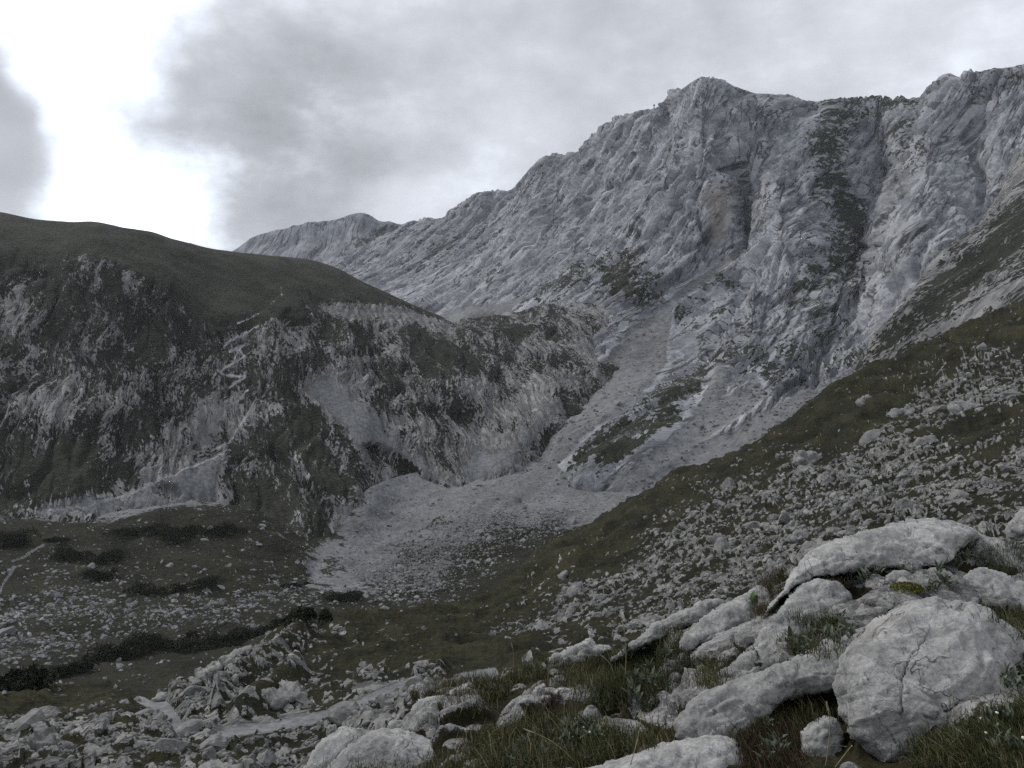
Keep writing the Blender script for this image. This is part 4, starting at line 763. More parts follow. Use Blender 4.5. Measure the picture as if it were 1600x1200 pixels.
BO('whitish shattered rock pile on the grassy rim', [(845, 1041), (866, 1022), (885, 1016), (905, 1004), (918, 999), (928, 1010), (950, 1008), (954, 1016), (928, 1030), (900, 1042), (882, 1040), (857, 1050)], 8.6, 35, .4, 2.2, 1.9, [([(866, 1040), (890, 1022), (920, 1010)], 2.2, .08), ([(885, 1016), (895, 1040)], 2, .06)], .6)
BO('long knobbly limestone rib climbing the rim of the knoll', [(958, 1026), (995, 1001), (1013, 980), (1057, 960), (1098, 939), (1121, 938), (1128, 950), (1096, 972), (1064, 982), (1030, 1000), (995, 1014), (971, 1030)], 8.3, 40, .4, 2.3, 1.5, [([(1000, 1005), (1040, 980), (1080, 962)], 2, .05)], .55)
BO('grey boulder at the right edge with a dark hollow', [(1507, 908), (1535, 888), (1560, 894), (1600, 913), (1660, 935), (1660, 970), (1590, 958), (1558, 945), (1520, 934)], 6.6, 40, .5, 2.6, .9, [([(1550, 915), (1556, 925)], 5, .06)], .5)
BO('flat grey slab with leaves growing over it near the right edge', [(1514, 868), (1540, 843), (1570, 847), (1610, 868), (1660, 880), (1660, 910), (1600, 905), (1555, 888)], 7.6, 50, .4, 2.8, .9)
BO('pale rock cut by the right edge of the picture behind the knoll', [(1572, 828), (1586, 808), (1600, 794), (1650, 770), (1670, 830), (1610, 852), (1580, 846)], 9.5, 30, .6, 2.6, 1.2)
BO('small stone with a flat top under the crowning slab', [(1380, 916), (1388, 894), (1415, 892), (1430, 902), (1420, 918), (1398, 926)], 6.7, 35, .22, 2.6, 1.0)
BO('lichen-grey stone behind the yellowish moss', [(1438, 900), (1462, 890), (1492, 896), (1514, 912), (1520, 930), (1490, 938), (1452, 928)], 6.8, 38, .3, 2.6, 1.0)
BO('upright pale stone in the hollow between the blocks', [(1322, 962), (1334, 942), (1352, 944), (1360, 958), (1358, 985), (1336, 990)], 6.3, 25, .22, 2.5, 1.1)
BO('small pale cobble next to the upright stone', [(1356, 958), (1364, 948), (1384, 944), (1390, 958), (1374, 976), (1358, 978)], 6.2, 30, .17, 2.5, 1.0)
BO('narrow leaning stone beside the yellowish moss', [(1384, 960), (1394, 938), (1406, 926), (1416, 932), (1410, 950), (1394, 968)], 6.2, 25, .16, 2.5, 1.0)
BO('thin slab lying against the top of the huge cracked boulder', [(1352, 992), (1376, 968), (1410, 942), (1446, 938), (1436, 956), (1400, 974), (1368, 992)], 5.75, 45, .2, 2.4, 1.0, [([(1380, 980), (1410, 962), (1430, 950)], 2, .03)], .6)
BO('dark grey stone sunk in the gap below the tapering slab', [(1248, 1150), (1266, 1128), (1292, 1117), (1314, 1130), (1322, 1160), (1326, 1250), (1256, 1250)], 4.5, 20, .3, 2.5, .8, [], .45, er=.3)
BO('white-crusted stone under the grass at the lower right', [(1396, 1210), (1414, 1187), (1436, 1183), (1462, 1156), (1490, 1150), (1480, 1172), (1452, 1200), (1440, 1235), (1400, 1240)], 4.3, 40, .22, 2.4, 1.1)
print('boulders', time.time() - T0)

# outcrops of the near slope that stand out one by one
OC = [('pale limestone rib slanting up the knoll from the bend of the footpath', [(232, 1094), (262, 1078), (300, 1058), (350, 1026), (392, 1006), (398, 1012), (360, 1044), (330, 1072), (290, 1096), (255, 1108)], 63, 3.5),
      ('dark ribbed limestone crag in the middle of the lower knoll', [(300, 1110), (330, 1084), (366, 1052), (400, 1028), (430, 1012), (432, 1024), (400, 1062), (380, 1092), (340, 1120), (310, 1126)], 56, 3.2),
      ('hump of ribbed rock with turf on top beside the footpath', [(372, 1128), (398, 1098), (418, 1076), (452, 1062), (476, 1076), (492, 1104), (470, 1116), (430, 1122), (394, 1134)], 51, 4.0),
      ('cluster of pale rocks where the footpath bends', [(306, 1138), (318, 1112), (340, 1108), (362, 1120), (352, 1138), (330, 1146)], 47, 2.2),
      ('ribbed grey outcrop above the end of the gravel path', [(566, 1112), (572, 1092), (598, 1080), (628, 1084), (640, 1104), (620, 1124), (590, 1128)], 38, 2.6),
      ('grey outcrop with a pale round stone on its shoulder', [(596, 1066), (606, 1050), (628, 1040), (654, 1050), (650, 1066), (622, 1072)], 44, 2.0),
      ('pale rounded boulder standing beside the grey outcrop', [(618, 1064), (622, 1050), (634, 1044), (646, 1050), (644, 1064), (632, 1070)], 43, 1.2),
      ('craggy block in the left corner above the karst field', [(145, 1128), (160, 1104), (184, 1100), (190, 1122), (176, 1142), (154, 1142)], 46, 2.4),
      ('upright ribbed karst rock in the bottom left corner', [(34, 1180), (48, 1140), (70, 1128), (84, 1150), (80, 1180), (56, 1192)], 36, 1.8),
      ('fluted karst face above the bottom edge', [(284, 1180), (300, 1150), (330, 1142), (356, 1160), (362, 1188), (320, 1196)], 36, 2.2),
      ('pale fluted crag standing out of the turf crest', [(858, 924), (866, 902), (880, 888), (894, 892), (888, 914), (872, 934)], 84, 3.2),
      ('leaning fluted rock lower on the turf crest', [(854, 960), (862, 934), (876, 926), (884, 940), (872, 962)], 78, 2.8),
      ('row of upright rocks in the dark hollow', [(786, 962), (796, 940), (812, 940), (838, 956), (834, 976), (806, 974)], 82, 2.8),
      ('pale rock tower on the right hillside', [(1300, 760), (1308, 736), (1330, 724), (1352, 730), (1350, 754), (1326, 770)], 98, 3.5),
      ('shattered pale outcrop high on the right hillside', [(1236, 718), (1252, 704), (1276, 704), (1290, 720), (1272, 738), (1250, 738)], 104, 3.5),
      ('fluted outcrop beside the rock tower', [(1344, 730), (1356, 700), (1378, 696), (1394, 716), (1380, 740), (1356, 746)], 100, 3.5),
      ('pale block alone on the grassy crest of the right hillside', [(1300, 652), (1306, 640), (1318, 638), (1318, 648), (1308, 654)], 132, 1.5),
      ('low grey ledge under the upper crest', [(1336, 632), (1346, 620), (1366, 618), (1390, 626), (1372, 636), (1350, 640)], 128, 3.0),
      ('whitish outcrop on the pale upper shoulder', [(1440, 610), (1460, 584), (1500, 566), (1530, 572), (1524, 596), (1480, 616)], 130, 5.0),
      ('square pale rocks on the shoulder at the right edge', [(1530, 600), (1546, 570), (1580, 562), (1612, 572), (1606, 610), (1560, 622)], 126, 5.0),
      ('pale rock island in the stony slope above the knoll', [(1458, 806), (1470, 792), (1494, 786), (1502, 798), (1486, 810)], 74, 1.8)]
def blob_outline(cx, cy_, w_, h_, seed):
    q = np.random.default_rng(seed); an = np.sort(q.uniform(0, 2 * np.pi, 11)); rr = q.uniform(.7, 1.2, 11); return [(cx + w_ * .5 * k_ * math.cos(a_), cy_ + h_ * .5 * k_ * math.sin(a_)) for a_, k_ in zip(an, rr)]
for k_, (cx, cy_, w_, h_, Y0, lab) in enumerate(((1412, 646, 54, 26, 122, 'grey outcrop under the dark turf below the upper crest'), (1508, 640, 70, 34, 116, 'broad pale outcrop below the whitish shoulder'), (1570, 690, 60, 34, 98, 'crumbling pale outcrop at the right edge of the rocky slope'), (1446, 694, 50, 30, 106, 'mottled outcrop right of the fluted one'),
        (1182, 792, 44, 30, 97, 'broken outcrop where turf crest and rocky slope meet'), (1118, 846, 40, 26, 90, 'low outcrop in the dark turf beyond the knobbly rib'), (1250, 838, 52, 30, 78, 'jumbled outcrop right above the crowning slab'), (1052, 890, 36, 24, 84, 'knuckled outcrop in the hollow beyond the knobbly rib'), (968, 918, 34, 22, 84, 'small fluted outcrop at the edge of the hollow'),
        (1336, 800, 48, 26, 80, 'grey ledge in the stony slope behind the foreground'), (1210, 742, 40, 22, 108, 'pale knobs just under the grassy crest'), (1548, 760, 46, 24, 82, 'flat pale outcrop above the rock cut by the right edge'), (700, 1012, 40, 26, 68, 'dark mossy outcrop on the grassy hump'), (570, 1000, 36, 22, 76, 'small outcrop on top of the left grassy hump'), (520, 1040, 44, 30, 58, 'broken rock face under the left grassy hump'), (660, 1046, 44, 26, 54, 'mossy rocks in the hollow behind the layered crag'), (110, 1150, 54, 34, 42, 'jumbled karst blocks in the lower left corner'), (228, 1166, 56, 34, 38, 'fissured karst block left of the fluted face'), (430, 1160, 50, 30, 38, 'low karst block left of the tall smooth boulder'))):
    OC.append((lab, blob_outline(cx, cy_, w_, h_, 900 + k_), Y0, w_ * .5 * Y0 / F * 1.1))
for lab, ol, Y0, th in OC:
    o_hit = None; c_ = np.mean(ol, 0); sl_ = (np.abs(SLO['px'] - c_[0]) < 3) & (np.abs(SLO['py'] - c_[1]) < 6)
    if sl_.any(): Y0 = float(SLO['P'][..., 1][sl_].mean()) + th * .12        # seated in the slope it belongs to
    BO(lab, ol, Y0, 38, th, 2.4, 1.7, [], .5, 2.2, MAT_ROCK_MID, 'rock_outcrop', 'outcrop', None, 1.3, 1.6)
#--PART3--
# ------------------------------------------------------------------ loose rocks
def ico(sub):
    bm = bmesh.new(); bmesh.ops.create_icosphere(bm, subdivisions=sub, radius=1.0)
    V = np.array([v.co[:] for v in bm.verts]); Fc = np.array([[v.index for v in f.verts] for f in bm.faces]); bm.free(); return V, Fc
ICO = {k: ico(k) for k in (1, 2, 3, 4)}
def rock_shape(seed, sub, squash=(1, .85, .7), rough=.1, cuts=9):
    r = np.random.default_rng(seed); V, Fc = ICO[sub]; V = V.copy()
    for _ in range(cuts):
        n = r.normal(size=3); n /= np.linalg.norm(n); k = r.uniform(.45, .8); dd = V @ n - k
        V -= np.outer(np.maximum(dd, 0), n)
    V *= np.array(squash) * r.uniform(.8, 1.2, 3)
    if rough: V *= (1 + rough * fbm(V[:, 0] * 2 + seed, V[:, 1] * 2, V[:, 2] * 2, 3))[:, None]
    return V / np.abs(V).max(), Fc
def rotmats(n, r, tilt=.6):
    a = r.uniform(0, 2 * np.pi, n); b_ = r.normal(0, tilt, n); c_ = r.normal(0, tilt, n)
    out = np.zeros((n, 3, 3))
    for i in range(n):
        out[i] = np.array((Matrix.Rotation(a[i], 3, 'Z') @ Matrix.Rotation(b_[i], 3, 'X') @ Matrix.Rotation(c_[i], 3, 'Y')))
    return out
def rubble(name, pts, sizes, mat, label, seed, sub=1, nproto=6):
    r = np.random.default_rng(seed); VV, FF = [], []; off = 0
    protos = [rock_shape(seed * 50 + i, sub, rough=.0, cuts=7) for i in range(nproto)]
    R = rotmats(len(pts), r); which = r.integers(0, nproto, len(pts))
    for k, (V, Fc) in enumerate(protos):
        m_ = which == k; n = m_.sum()
        if not n: continue
        W_ = np.einsum('nij,vj->nvi', R[m_], V) * sizes[m_][:, None, None] + pts[m_][:, None, :]
        FF.append((Fc[None] + (np.arange(n) * len(V))[:, None, None] + off).reshape(-1, 3)); VV.append(W_.reshape(-1, 3)); off += n * len(V)
    o = mesh_np(name, np.vstack(VV), np.vstack(FF), mat, smooth=False); return tag(o, label, 'rubble', None, 'stuff')
def protos_of(name, mat, seed, n=10, sub=3, rough=.16, squash=(1, .85, .75)):
    out = []
    for i in range(n):
        V, Fc = rock_shape(seed + i, sub, squash, rough, 10); me = bpy.data.meshes.new(name)
        me.from_pydata(V.tolist(), [], Fc.tolist()); me.materials.append(mat); out.append(me)
    return out
PLACED = []
def place_rock(me, loc, size, r, label, group, name='boulder', stretch=None):
    o = bpy.data.objects.new(name, me); COL.objects.link(o); s = stretch or (1, 1, 1)
    o.location = loc; o.scale = (size * s[0], size * s[1], size * s[2]); o.rotation_euler = (r.normal(0, .35), r.normal(0, .35), r.uniform(0, 6.28))
    if group: PLACED.append((o, float(size)))
    return tag(o, label, 'boulder', group)
def pick(D, w, n, r, ok):
    ww = (w * ok).ravel(); ww = np.maximum(ww, 0); ww /= ww.sum(); return r.choice(ww.size, n, False, ww)
r = np.random.default_rng(5)
edge_px = np.interp(SLO['px'], [a[0] for a in G_e], [a[1] for a in G_e]); edge_px = np.where(SLO['px'] < 470, 1215, edge_px)
vis = (SLO['px'] > -15) & (SLO['px'] < 1615) & (SLO['py'] < edge_px - 6)
area = (SLO['Y'] / 60.) ** 0
rk = sst(-.15, .5, SLO['rock']); notp = 1 - SLO['path']
vis &= np.arange(SLO['px'].shape[0])[:, None] > 14
PMID = protos_of('slope rock', MAT_ROCK_MID, 300, 12)
# individually placed rocks of the hillside
sel = pick(SLO, (rk ** 2 + .02) * notp * SLO['Y'] ** .3, 270, r, vis)
for i in sel:
    p = SLO['P'].reshape(-1, 3)[i]; Yv = p[1]; size = float(np.clip(r.lognormal(-.62, .52), .2, 2.4)) * (Yv / 75) ** .35; x_ = SLO['px'].ravel()[i]
    if x_ < 640 and Yv < 62: lab, grp = 'weathered karst rock in the stony ground at the lower left', 'karst rocks of the lower left'
    elif SLO['crest'].ravel()[i] > .5: lab, grp = 'pale stone half sunk in the turf of the hillside crest', 'stones on the turf crest'
    elif x_ > 1000: lab, grp = 'jagged limestone rock in the rocky slope above the knoll', 'rocks of the right hillside'
    else: lab, grp = 'limestone rock in the hollow below the turf crest', 'rocks of the hollow'
    place_rock(PMID[int(r.integers(12))], p - np.array([0, 0, size * .25]), size, r, lab, grp, 'rock', (r.uniform(.8, 1.3), r.uniform(.7, 1.1), r.uniform(.7, 1.25)))
n = 4200; sel = pick(SLO, (rk ** 1.5 + .03) * notp, n, r, vis); p = SLO['P'].reshape(-1, 3)[sel]; sz = np.clip(r.lognormal(-1.75, .5, n), .06, .55) * (p[:, 1] / 70) ** .5
rubble('rubble', p + r.normal(0, .15, p.shape) * [1, 1, 0] - np.array([0, 0, 1]) * (sz * .2)[:, None], sz, MAT_ROCK_MID, 'small broken stones strewn over the near hillside', 3)
# valley: the boulders one can pick out, then the rest
DG = None
bpy.context.view_layer.update(); DG = bpy.context.evaluated_depsgraph_get()
def hit(px_, py_, far=5000.):
    d_ = pxdir(px_, py_); ok, loc, nr_, idx, ob, _ = SC.ray_cast(DG, Vector((0, 0, 0)), Vector(d_), distance=far)
    return (np.array(loc), np.array(nr_), ob) if ok else (None, None, None)
PFAR = protos_of('valley boulder', MAT_ROCK_FAR, 500, 12, 3, .14)
VB = [(877, 684, 10), (891, 686, 9), (830, 708, 14), (774, 758, 17), (771, 780, 14), (810, 784, 19), (858, 797, 11), (902, 798, 9), (844, 819, 11), (836, 818, 7), (780, 811, 9), (697, 838, 20), (666, 888, 22), (677, 900, 18), (721, 885, 14), (733, 878, 10), (688, 914, 12),
      (624, 886, 14), (574, 902, 12), (618, 903, 12), (944, 622, 8), (908, 665, 8), (924, 658, 8), (810, 732, 20), (810, 704, 9), (869, 660, 10), (746, 833, 14), (766, 844, 14), (143, 886, 14), (324, 924, 18), (345, 918, 13), (371, 926, 14), (339, 943, 20), (327, 826, 13),
      (310, 838, 10), (320, 844, 13), (360, 834, 8), (380, 860, 9), (409, 822, 12), (481, 852, 9), (252, 879, 9), (266, 885, 13), (168, 972, 12), (79, 944, 10), (306, 886, 9), (355, 885, 11), (486, 918, 22), (404, 956, 10), (280, 953, 11), (430, 900, 9), (900, 690, 7), (860, 730, 9), (790, 800, 10)]
where = {697: 'tall dark boulder standing up in the boulder field', 666: 'largest pale boulder of the boulder field above the pines', 774: 'big pale boulder in the middle of the valley scree', 810: None, 486: 'long flat boulder at the edge of the valley scree', 339: 'pale pointed boulder in the debris below the dark pine', 324: 'rounded boulder right of the long dark pine', 143: 'lone pale boulder beside the small round pine', 877: 'white boulder at the edge of the dark green rib'}
for a, b_, s_ in VB:
    loc, nr_, ob = hit(a, b_)
    if loc is None: continue
    size = s_ * loc[1] / F * .62
    lab = where.get(a) or ('big dark-sided boulder in the valley scree' if (a, b_) == (810, 732) else 'wide boulder at the centre of the valley floor' if (a, b_) == (810, 784) else ('pale boulder lying in the valley scree' if a > 540 else 'pale boulder on the turf bench by the dark pines'))
    st_ = (.7, .7, 1.35) if a == 697 else (1.5, .9, .5) if a == 486 else (1.15, .9, .8)
    place_rock(PFAR[int(r.integers(12))], loc - np.array([0, 0, size * .1]), size, r, lab, None if where.get(a) else 'boulders on the valley floor', 'boulder', st_)
v = (VAL['px'] > -15) & (VAL['px'] < 1100) & (VAL['py'] < 1075)
sel = pick(VAL, .02 + .35 * VAL['debris'] + 1.0 * VAL['bould'] + .05 * VAL['scr'], 190, r, v)
for i in sel:
    p = VAL['P'].reshape(-1, 3)[i]; size = float(np.clip(r.lognormal(-.12, .45), .4, 2.8)); a = VAL['px'].ravel()[i]
    lab, grp = ('boulder in the jumble of the valley boulder field', 'boulder field') if VAL['bould'].ravel()[i] > .5 else ('stone block in the debris of the turf bench', 'blocks on the bench') if a < 560 else ('stray block on the valley scree', 'blocks on the scree')
    place_rock(PFAR[int(r.integers(12))], p - np.array([0, 0, size * .2]), size, r, lab, grp, 'boulder', (r.uniform(.8, 1.4), r.uniform(.8, 1.1), r.uniform(.6, 1.1)))
n = 6500; sel = pick(VAL, .04 + .40 * VAL['debris'] + 1.0 * VAL['bould'] + .08 * VAL['scr'], n, r, v); p = VAL['P'].reshape(-1, 3)[sel]; sz = np.clip(r.lognormal(-1.1, .5, n), .14, 1.3)
rubble('rubble', p + r.normal(0, .3, p.shape) * [1, 1, 0], sz, MAT_ROCK_FAR, 'small stones strewn over the valley floor and bench', 7, 1, 5)
sa = (MA[..., 1] > .5) & (PM_A[..., 1] < 720); sel = pick(None, np.ones_like(MA[..., 1]), 1500, r, sa); p = PM_A.reshape(-1, 3)[sel]; sz = np.clip(r.lognormal(-.5, .45, len(p)), .3, 2.2)
rubble('rubble', p, sz, MAT_ROCK_FAR, 'stones scattered down the scree tongue', 9, 1, 5)
print('rocks', time.time() - T0)

# ------------------------------------------------------------------ dwarf mountain pines on the bench
def simple_mat(name, c1, c2, scale, rough=.85, attr=None, spec=.2, trans=None):
    m, t = new_mat(name); b = NB(t); co = b.n('ShaderNodeTexCoord').outputs['Object']
    c = b.mix(b.ramp(b.noise(co, scale, 4, .6), .35, .7), c1, c2)
    if attr:
        at = b.n('ShaderNodeAttribute', attribute_name=attr); c = b.mix(1.0, c, at.outputs['Color'], 'MULTIPLY')
    b.out(c, rough, None, spec); return m
MAT_PINE = simple_mat('pine needles', (.012, .015, .008), (.040, .046, .024), .9)
MAT_BARK = simple_mat('pine bark', (.05, .04, .03), (.09, .075, .06), 4)
def pine(spine, w_px, h_px, label, seed):
    """spine: photo points along the foot of one low spreading pine"""
    r = np.random.default_rng(seed); pts = []
    for a, b_ in spine:
        loc, nr_, ob = hit(a, b_)
        if loc is not None: pts.append(loc)
    if not pts: return
    pts = np.array(pts); Yc = pts[:, 1].mean(); m = Yc / F; W_, H_ = w_px * m * 1.1, h_px * m * .62
    base = np.array([pts[:, 0].mean(), pts[:, 1].mean(), pts[:, 2].min() - .1])
    e = bpy.data.objects.new('mountain_pine', None); COL.objects.link(e); e.location = base; tag(e, label, 'pine', 'dark mountain pines on the bench')
    # lobes of the crown along the spine
    VV, FF, off = [], [], 0; lobes = []
    nl = max(4, int(len(pts) * 3.4))
    tt = np.linspace(0, len(pts) - 1, nl) if len(pts) > 1 else np.zeros(nl)
    for k in range(nl):
        i = min(int(tt[k]), max(len(pts) - 2, 0)); f = tt[k] - i; c = pts[i] if len(pts) == 1 else pts[i] * (1 - f) + pts[i + 1] * f
        c = c + np.array([r.normal(0, W_ * .25), r.normal(0, W_ * .3), 0]); lobes.append((c, W_ * r.uniform(.20, .58), H_ * r.uniform(.45, 1.45)))
    for c, rx, rz in lobes:
        n = int(np.clip(900 * rx * rx / 9, 400, 1700))
        th = r.uniform(0, 2 * np.pi, n); u = np.sqrt(r.uniform(0, 1, n)); hz = np.sqrt(1 - u ** 2) * r.uniform(.5, 1.05, n) * (.65 + .55 * np.abs(np.sin(th * 2.5 + rx * 7)) * u + .2 * r.random(n))
        pc = c + np.stack([np.cos(th) * u * rx, np.sin(th) * u * rx, hz * rz], 1)
        s_ = r.uniform(.12, .30, n); d1 = r.normal(size=(n, 3)); d1[:, 2] = np.abs(d1[:, 2]) + .5; d1 /= np.linalg.norm(d1, axis=1, keepdims=True); d2 = np.cross(d1, r.normal(size=(n, 3))); d2 /= np.linalg.norm(d2, axis=1, keepdims=True)
        q = np.stack([pc - d2 * (s_ * .45)[:, None], pc + d2 * (s_ * .45)[:, None], pc + d1 * (s_ * 1.2)[:, None] + d2 * (s_ * .15)[:, None]], 1)
        VV.append(q.reshape(-1, 3)); FF.append(np.arange(n * 3).reshape(-1, 3) + off); off += n * 3
    mesh_np('crown', np.vstack(VV) - base, np.vstack(FF), MAT_PINE, smooth=False, parent=e)
    sp = (pts if len(pts) > 1 else np.vstack([pts, pts + [W_ * .4, 0, 0]])) + np.array([0, 0, H_ * .2]); V, Fc = [], []
    for i, p in enumerate(sp):
        V += [p + .14 * np.array([0, math.cos(j * 1.0472), math.sin(j * 1.0472)]) for j in range(6)]
        if i: Fc += [[i * 6 - 6 + j, i * 6 - 6 + (j + 1) % 6, i * 6 + (j + 1) % 6, i * 6 + j] for j in range(6)]
    mesh_np('trunk', np.array(V) - base, np.array(Fc), MAT_BARK, parent=e)
PI = [([(205, 832), (235, 834), (262, 836), (290, 837)], 40, 24, 'long dark mountain pine under the scree fan, upper bench'), ([(305, 834), (335, 832), (365, 832)], 32, 18, 'right-hand low end of the upper bench pines beside pale stones'),
      ([(2, 850), (22, 852), (44, 850)], 40, 34, 'dark mountain pine at the left edge of the picture'), ([(75, 848), (98, 846)], 18, 8, 'thin strip of pine between the two left pines'), ([(85, 866), (120, 874), (155, 878), (182, 876)], 36, 24, 'dark spreading pine below the small trail'),
      ([(140, 902), (158, 904), (172, 902)], 24, 19, 'small round pine beside a lone pale boulder'), ([(215, 926), (240, 928), (262, 928)], 30, 21, 'left part of the middle pine thicket'), ([(285, 924), (312, 918), (335, 914)], 26, 18, 'right part of the middle pine thicket, beside boulders'),
      ([(515, 936), (536, 938), (560, 937)], 26, 16, 'lone dark pine at the foot of the valley scree'), ([(150, 1034), (180, 1028), (205, 1020)], 46, 32, 'pine at the lower end of the big dark thicket'), ([(215, 1010), (250, 1012), (285, 1014)], 44, 34, 'widest pine in the big dark thicket'), ([(295, 1016), (330, 1014), (360, 1010)], 40, 30, 'middle pine of the big dark thicket'),
      ([(370, 1000), (400, 994), (425, 986)], 34, 26, 'upper pine of the big dark thicket'), ([(435, 978), (460, 972), (482, 966)], 28, 18, 'last pine at the right end of the big thicket'), ([(5, 1078), (35, 1076), (65, 1070)], 46, 34, 'dark pine above the grassy mound in the lower left'), ([(85, 1062), (110, 1052), (130, 1046)], 34, 24, 'pine linking the lower left pine to the thicket'), ([(450, 918), (475, 914)], 14, 7, 'tiny dark pine right of the middle thicket')]
for k, a in enumerate(PI): pine(*a, seed=40 + k)

# every scattered rock is named by the landmark next to it
LM = {'valley': [('the tall dark boulder of the boulder field', 697, 838), ('the largest pale boulder of the boulder field', 666, 888), ('the big pale boulder amid the valley scree', 774, 758), ('the wide valley boulder', 810, 784), ('the white boulder by the green rib', 877, 684),
                 ('the long flat boulder', 486, 918), ('the pale pointed boulder', 339, 943), ('the long upper pine', 255, 826), ('the small round pine', 156, 895), ('the leftmost pine', 22, 840), ('the lone pine', 537, 929), ('the spreading pine', 130, 866), ('the big pine thicket', 280, 1000), ('the middle pine thicket', 275, 916)],
      'slope': [('the slanting pale rib', 310, 1056), ('the dark ribbed crag', 370, 1070), ('the hump of ribbed rock', 432, 1098), ('the rocks at the path bend', 334, 1126), ('the ribbed outcrop above the path', 604, 1102), ('the craggy corner block', 168, 1120), ('the upright karst rock', 60, 1160), ('the fluted karst face', 322, 1170),
                ('the fluted crag on the crest', 876, 910), ('the leaning fluted rock', 868, 944), ('the rocks in the dark hollow', 812, 958), ('the rock tower', 1328, 746), ('the shattered pale outcrop', 1262, 720), ('the fluted outcrop', 1368, 720), ('the lone block on the crest', 1309, 646), ('the low grey ledge', 1362, 628),
                ('the whitish shoulder outcrop', 1485, 592), ('the square shoulder rocks', 1568, 592), ('the pale rock island', 1480, 798), ('the crowning foreground slab', 1380, 850), ('the knobbly rib', 1045, 975), ('the shattered pile', 895, 1022), ('the layered crag', 690, 1110), ('the pale round stone', 632, 1056)]}
def ordn(k): return ['', 'first', 'second', 'third', 'fourth', 'fifth', 'sixth', 'seventh', 'eighth', 'ninth', 'tenth'][k] if k <= 10 else '%d%s' % (k, {1: 'st', 2: 'nd', 3: 'rd'}.get(k % 10 if k % 100 not in (11, 12, 13) else 0, 'th'))
buckets = {}
for o, sz_ in PLACED:
    a, b_ = (float(q) for q in proj(np.array(o.location))); near = o.location.y < 170
    lst = LM['slope' if near else 'valley']; nm, lx, ly = min(lst, key=lambda l: (l[1] - a) ** 2 + (l[2] - b_) ** 2)
    side = ('to the right of' if a > lx else 'to the left of') if abs(a - lx) > abs(b_ - ly) else ('above' if b_ < ly else 'below')
    buckets.setdefault((near, nm, side), []).append((math.hypot(a - lx, b_ - ly), o, sz_))
for (near, nm, side), lst in buckets.items():
    for k, (_, o, sz_) in enumerate(sorted(lst, key=lambda q: q[0])):
        o['label'] = '%s %s outward, %s %s' % (ordn(k + 1), 'limestone rock' if near else 'boulder', side, nm)

# ------------------------------------------------------------------ summit cross
MAT_CROSS = simple_mat('grey metal cross', (.10, .10, .11), (.14, .14, .15), 2, .5)
top_loc = Wp(1022, 167, 950.0)
for yy in range(174, 160, -1):
    l_, _, o_ = hit(1022, yy)
    if l_ is None: break
    top_loc = l_
e = bpy.data.objects.new('summit_cross', None); COL.objects.link(e); e.location = top_loc; tag(e, 'tiny summit cross on the ridge left of the pointed peak', 'cross')
def bevel_box(name, size, loc, mat, parent):
    bm = bmesh.new(); bmesh.ops.create_cube(bm, size=1.0)
    for v_ in bm.verts: v_.co = Vector((v_.co.x * size[0], v_.co.y * size[1], v_.co.z * size[2])) + Vector(loc)
    bmesh.ops.bevel(bm, geom=bm.edges[:], offset=min(size) * .15, segments=1, affect='EDGES')
    me = bpy.data.meshes.new(name); bm.to_mesh(me); bm.free(); me.materials.append(mat); o = bpy.data.objects.new(name, me); COL.objects.link(o); o.parent = parent; return o
bevel_box('post', (.95, .6, 6.6), (0, 0, 2.0), MAT_CROSS, e); bevel_box('crossbar', (2.5, .64, .8), (0, 0, 3.9), MAT_CROSS, e)
V, Fc = rock_shape(77, 2, (1, 1, .55), .1); ob = mesh_np('cairn', V * 1.1, Fc, MAT_ROCK_FAR, smooth=False, parent=e)

# ------------------------------------------------------------------ foreground plants
def scatter_px(poly, n, r):
    p = np.asarray(poly, float); x0, y0 = p.min(0); x1, y1 = p.max(0); out = []
    while len(out) < n:
        q = r.uniform((x0, y0), (x1, y1), (n * 2, 2)); s_ = poly_sdf(p, q[:, 0], q[:, 1]); out += q[s_ > 0].tolist()
    return out[:n]
MAT_GRASS = simple_mat('grass blades', (.75, .75, .75), (1, 1, 1), 6, .7, 'tint', .25)
MAT_LEAF = simple_mat('grey-green leaf', (.075, .097, .062), (.16, .18, .135), 14, .75, None, .2)
MAT_LEAFG = simple_mat('bright green leaf', (.035, .075, .018), (.07, .13, .035), 14, .55, None, .35)
MAT_STRAW = simple_mat('dry stalk', (.22, .19, .12), (.36, .32, .22), 20, .8)
MAT_WHITE = simple_mat('white petals', (.55, .55, .50), (.7, .7, .66), 30, .8)
MAT_MOSS = simple_mat('yellow-green moss', (.07, .075, .015), (.15, .14, .035), 18, .9)
GREEN = np.array([[.055, .072, .024], [.09, .10, .038], [.14, .135, .06], [.04, .054, .02]]); DRY = np.array([[.18, .15, .08], [.26, .22, .13], [.13, .11, .06]]); HEATH = np.array([[.075, .042, .028], [.11, .07, .045], [.05, .042, .024]])
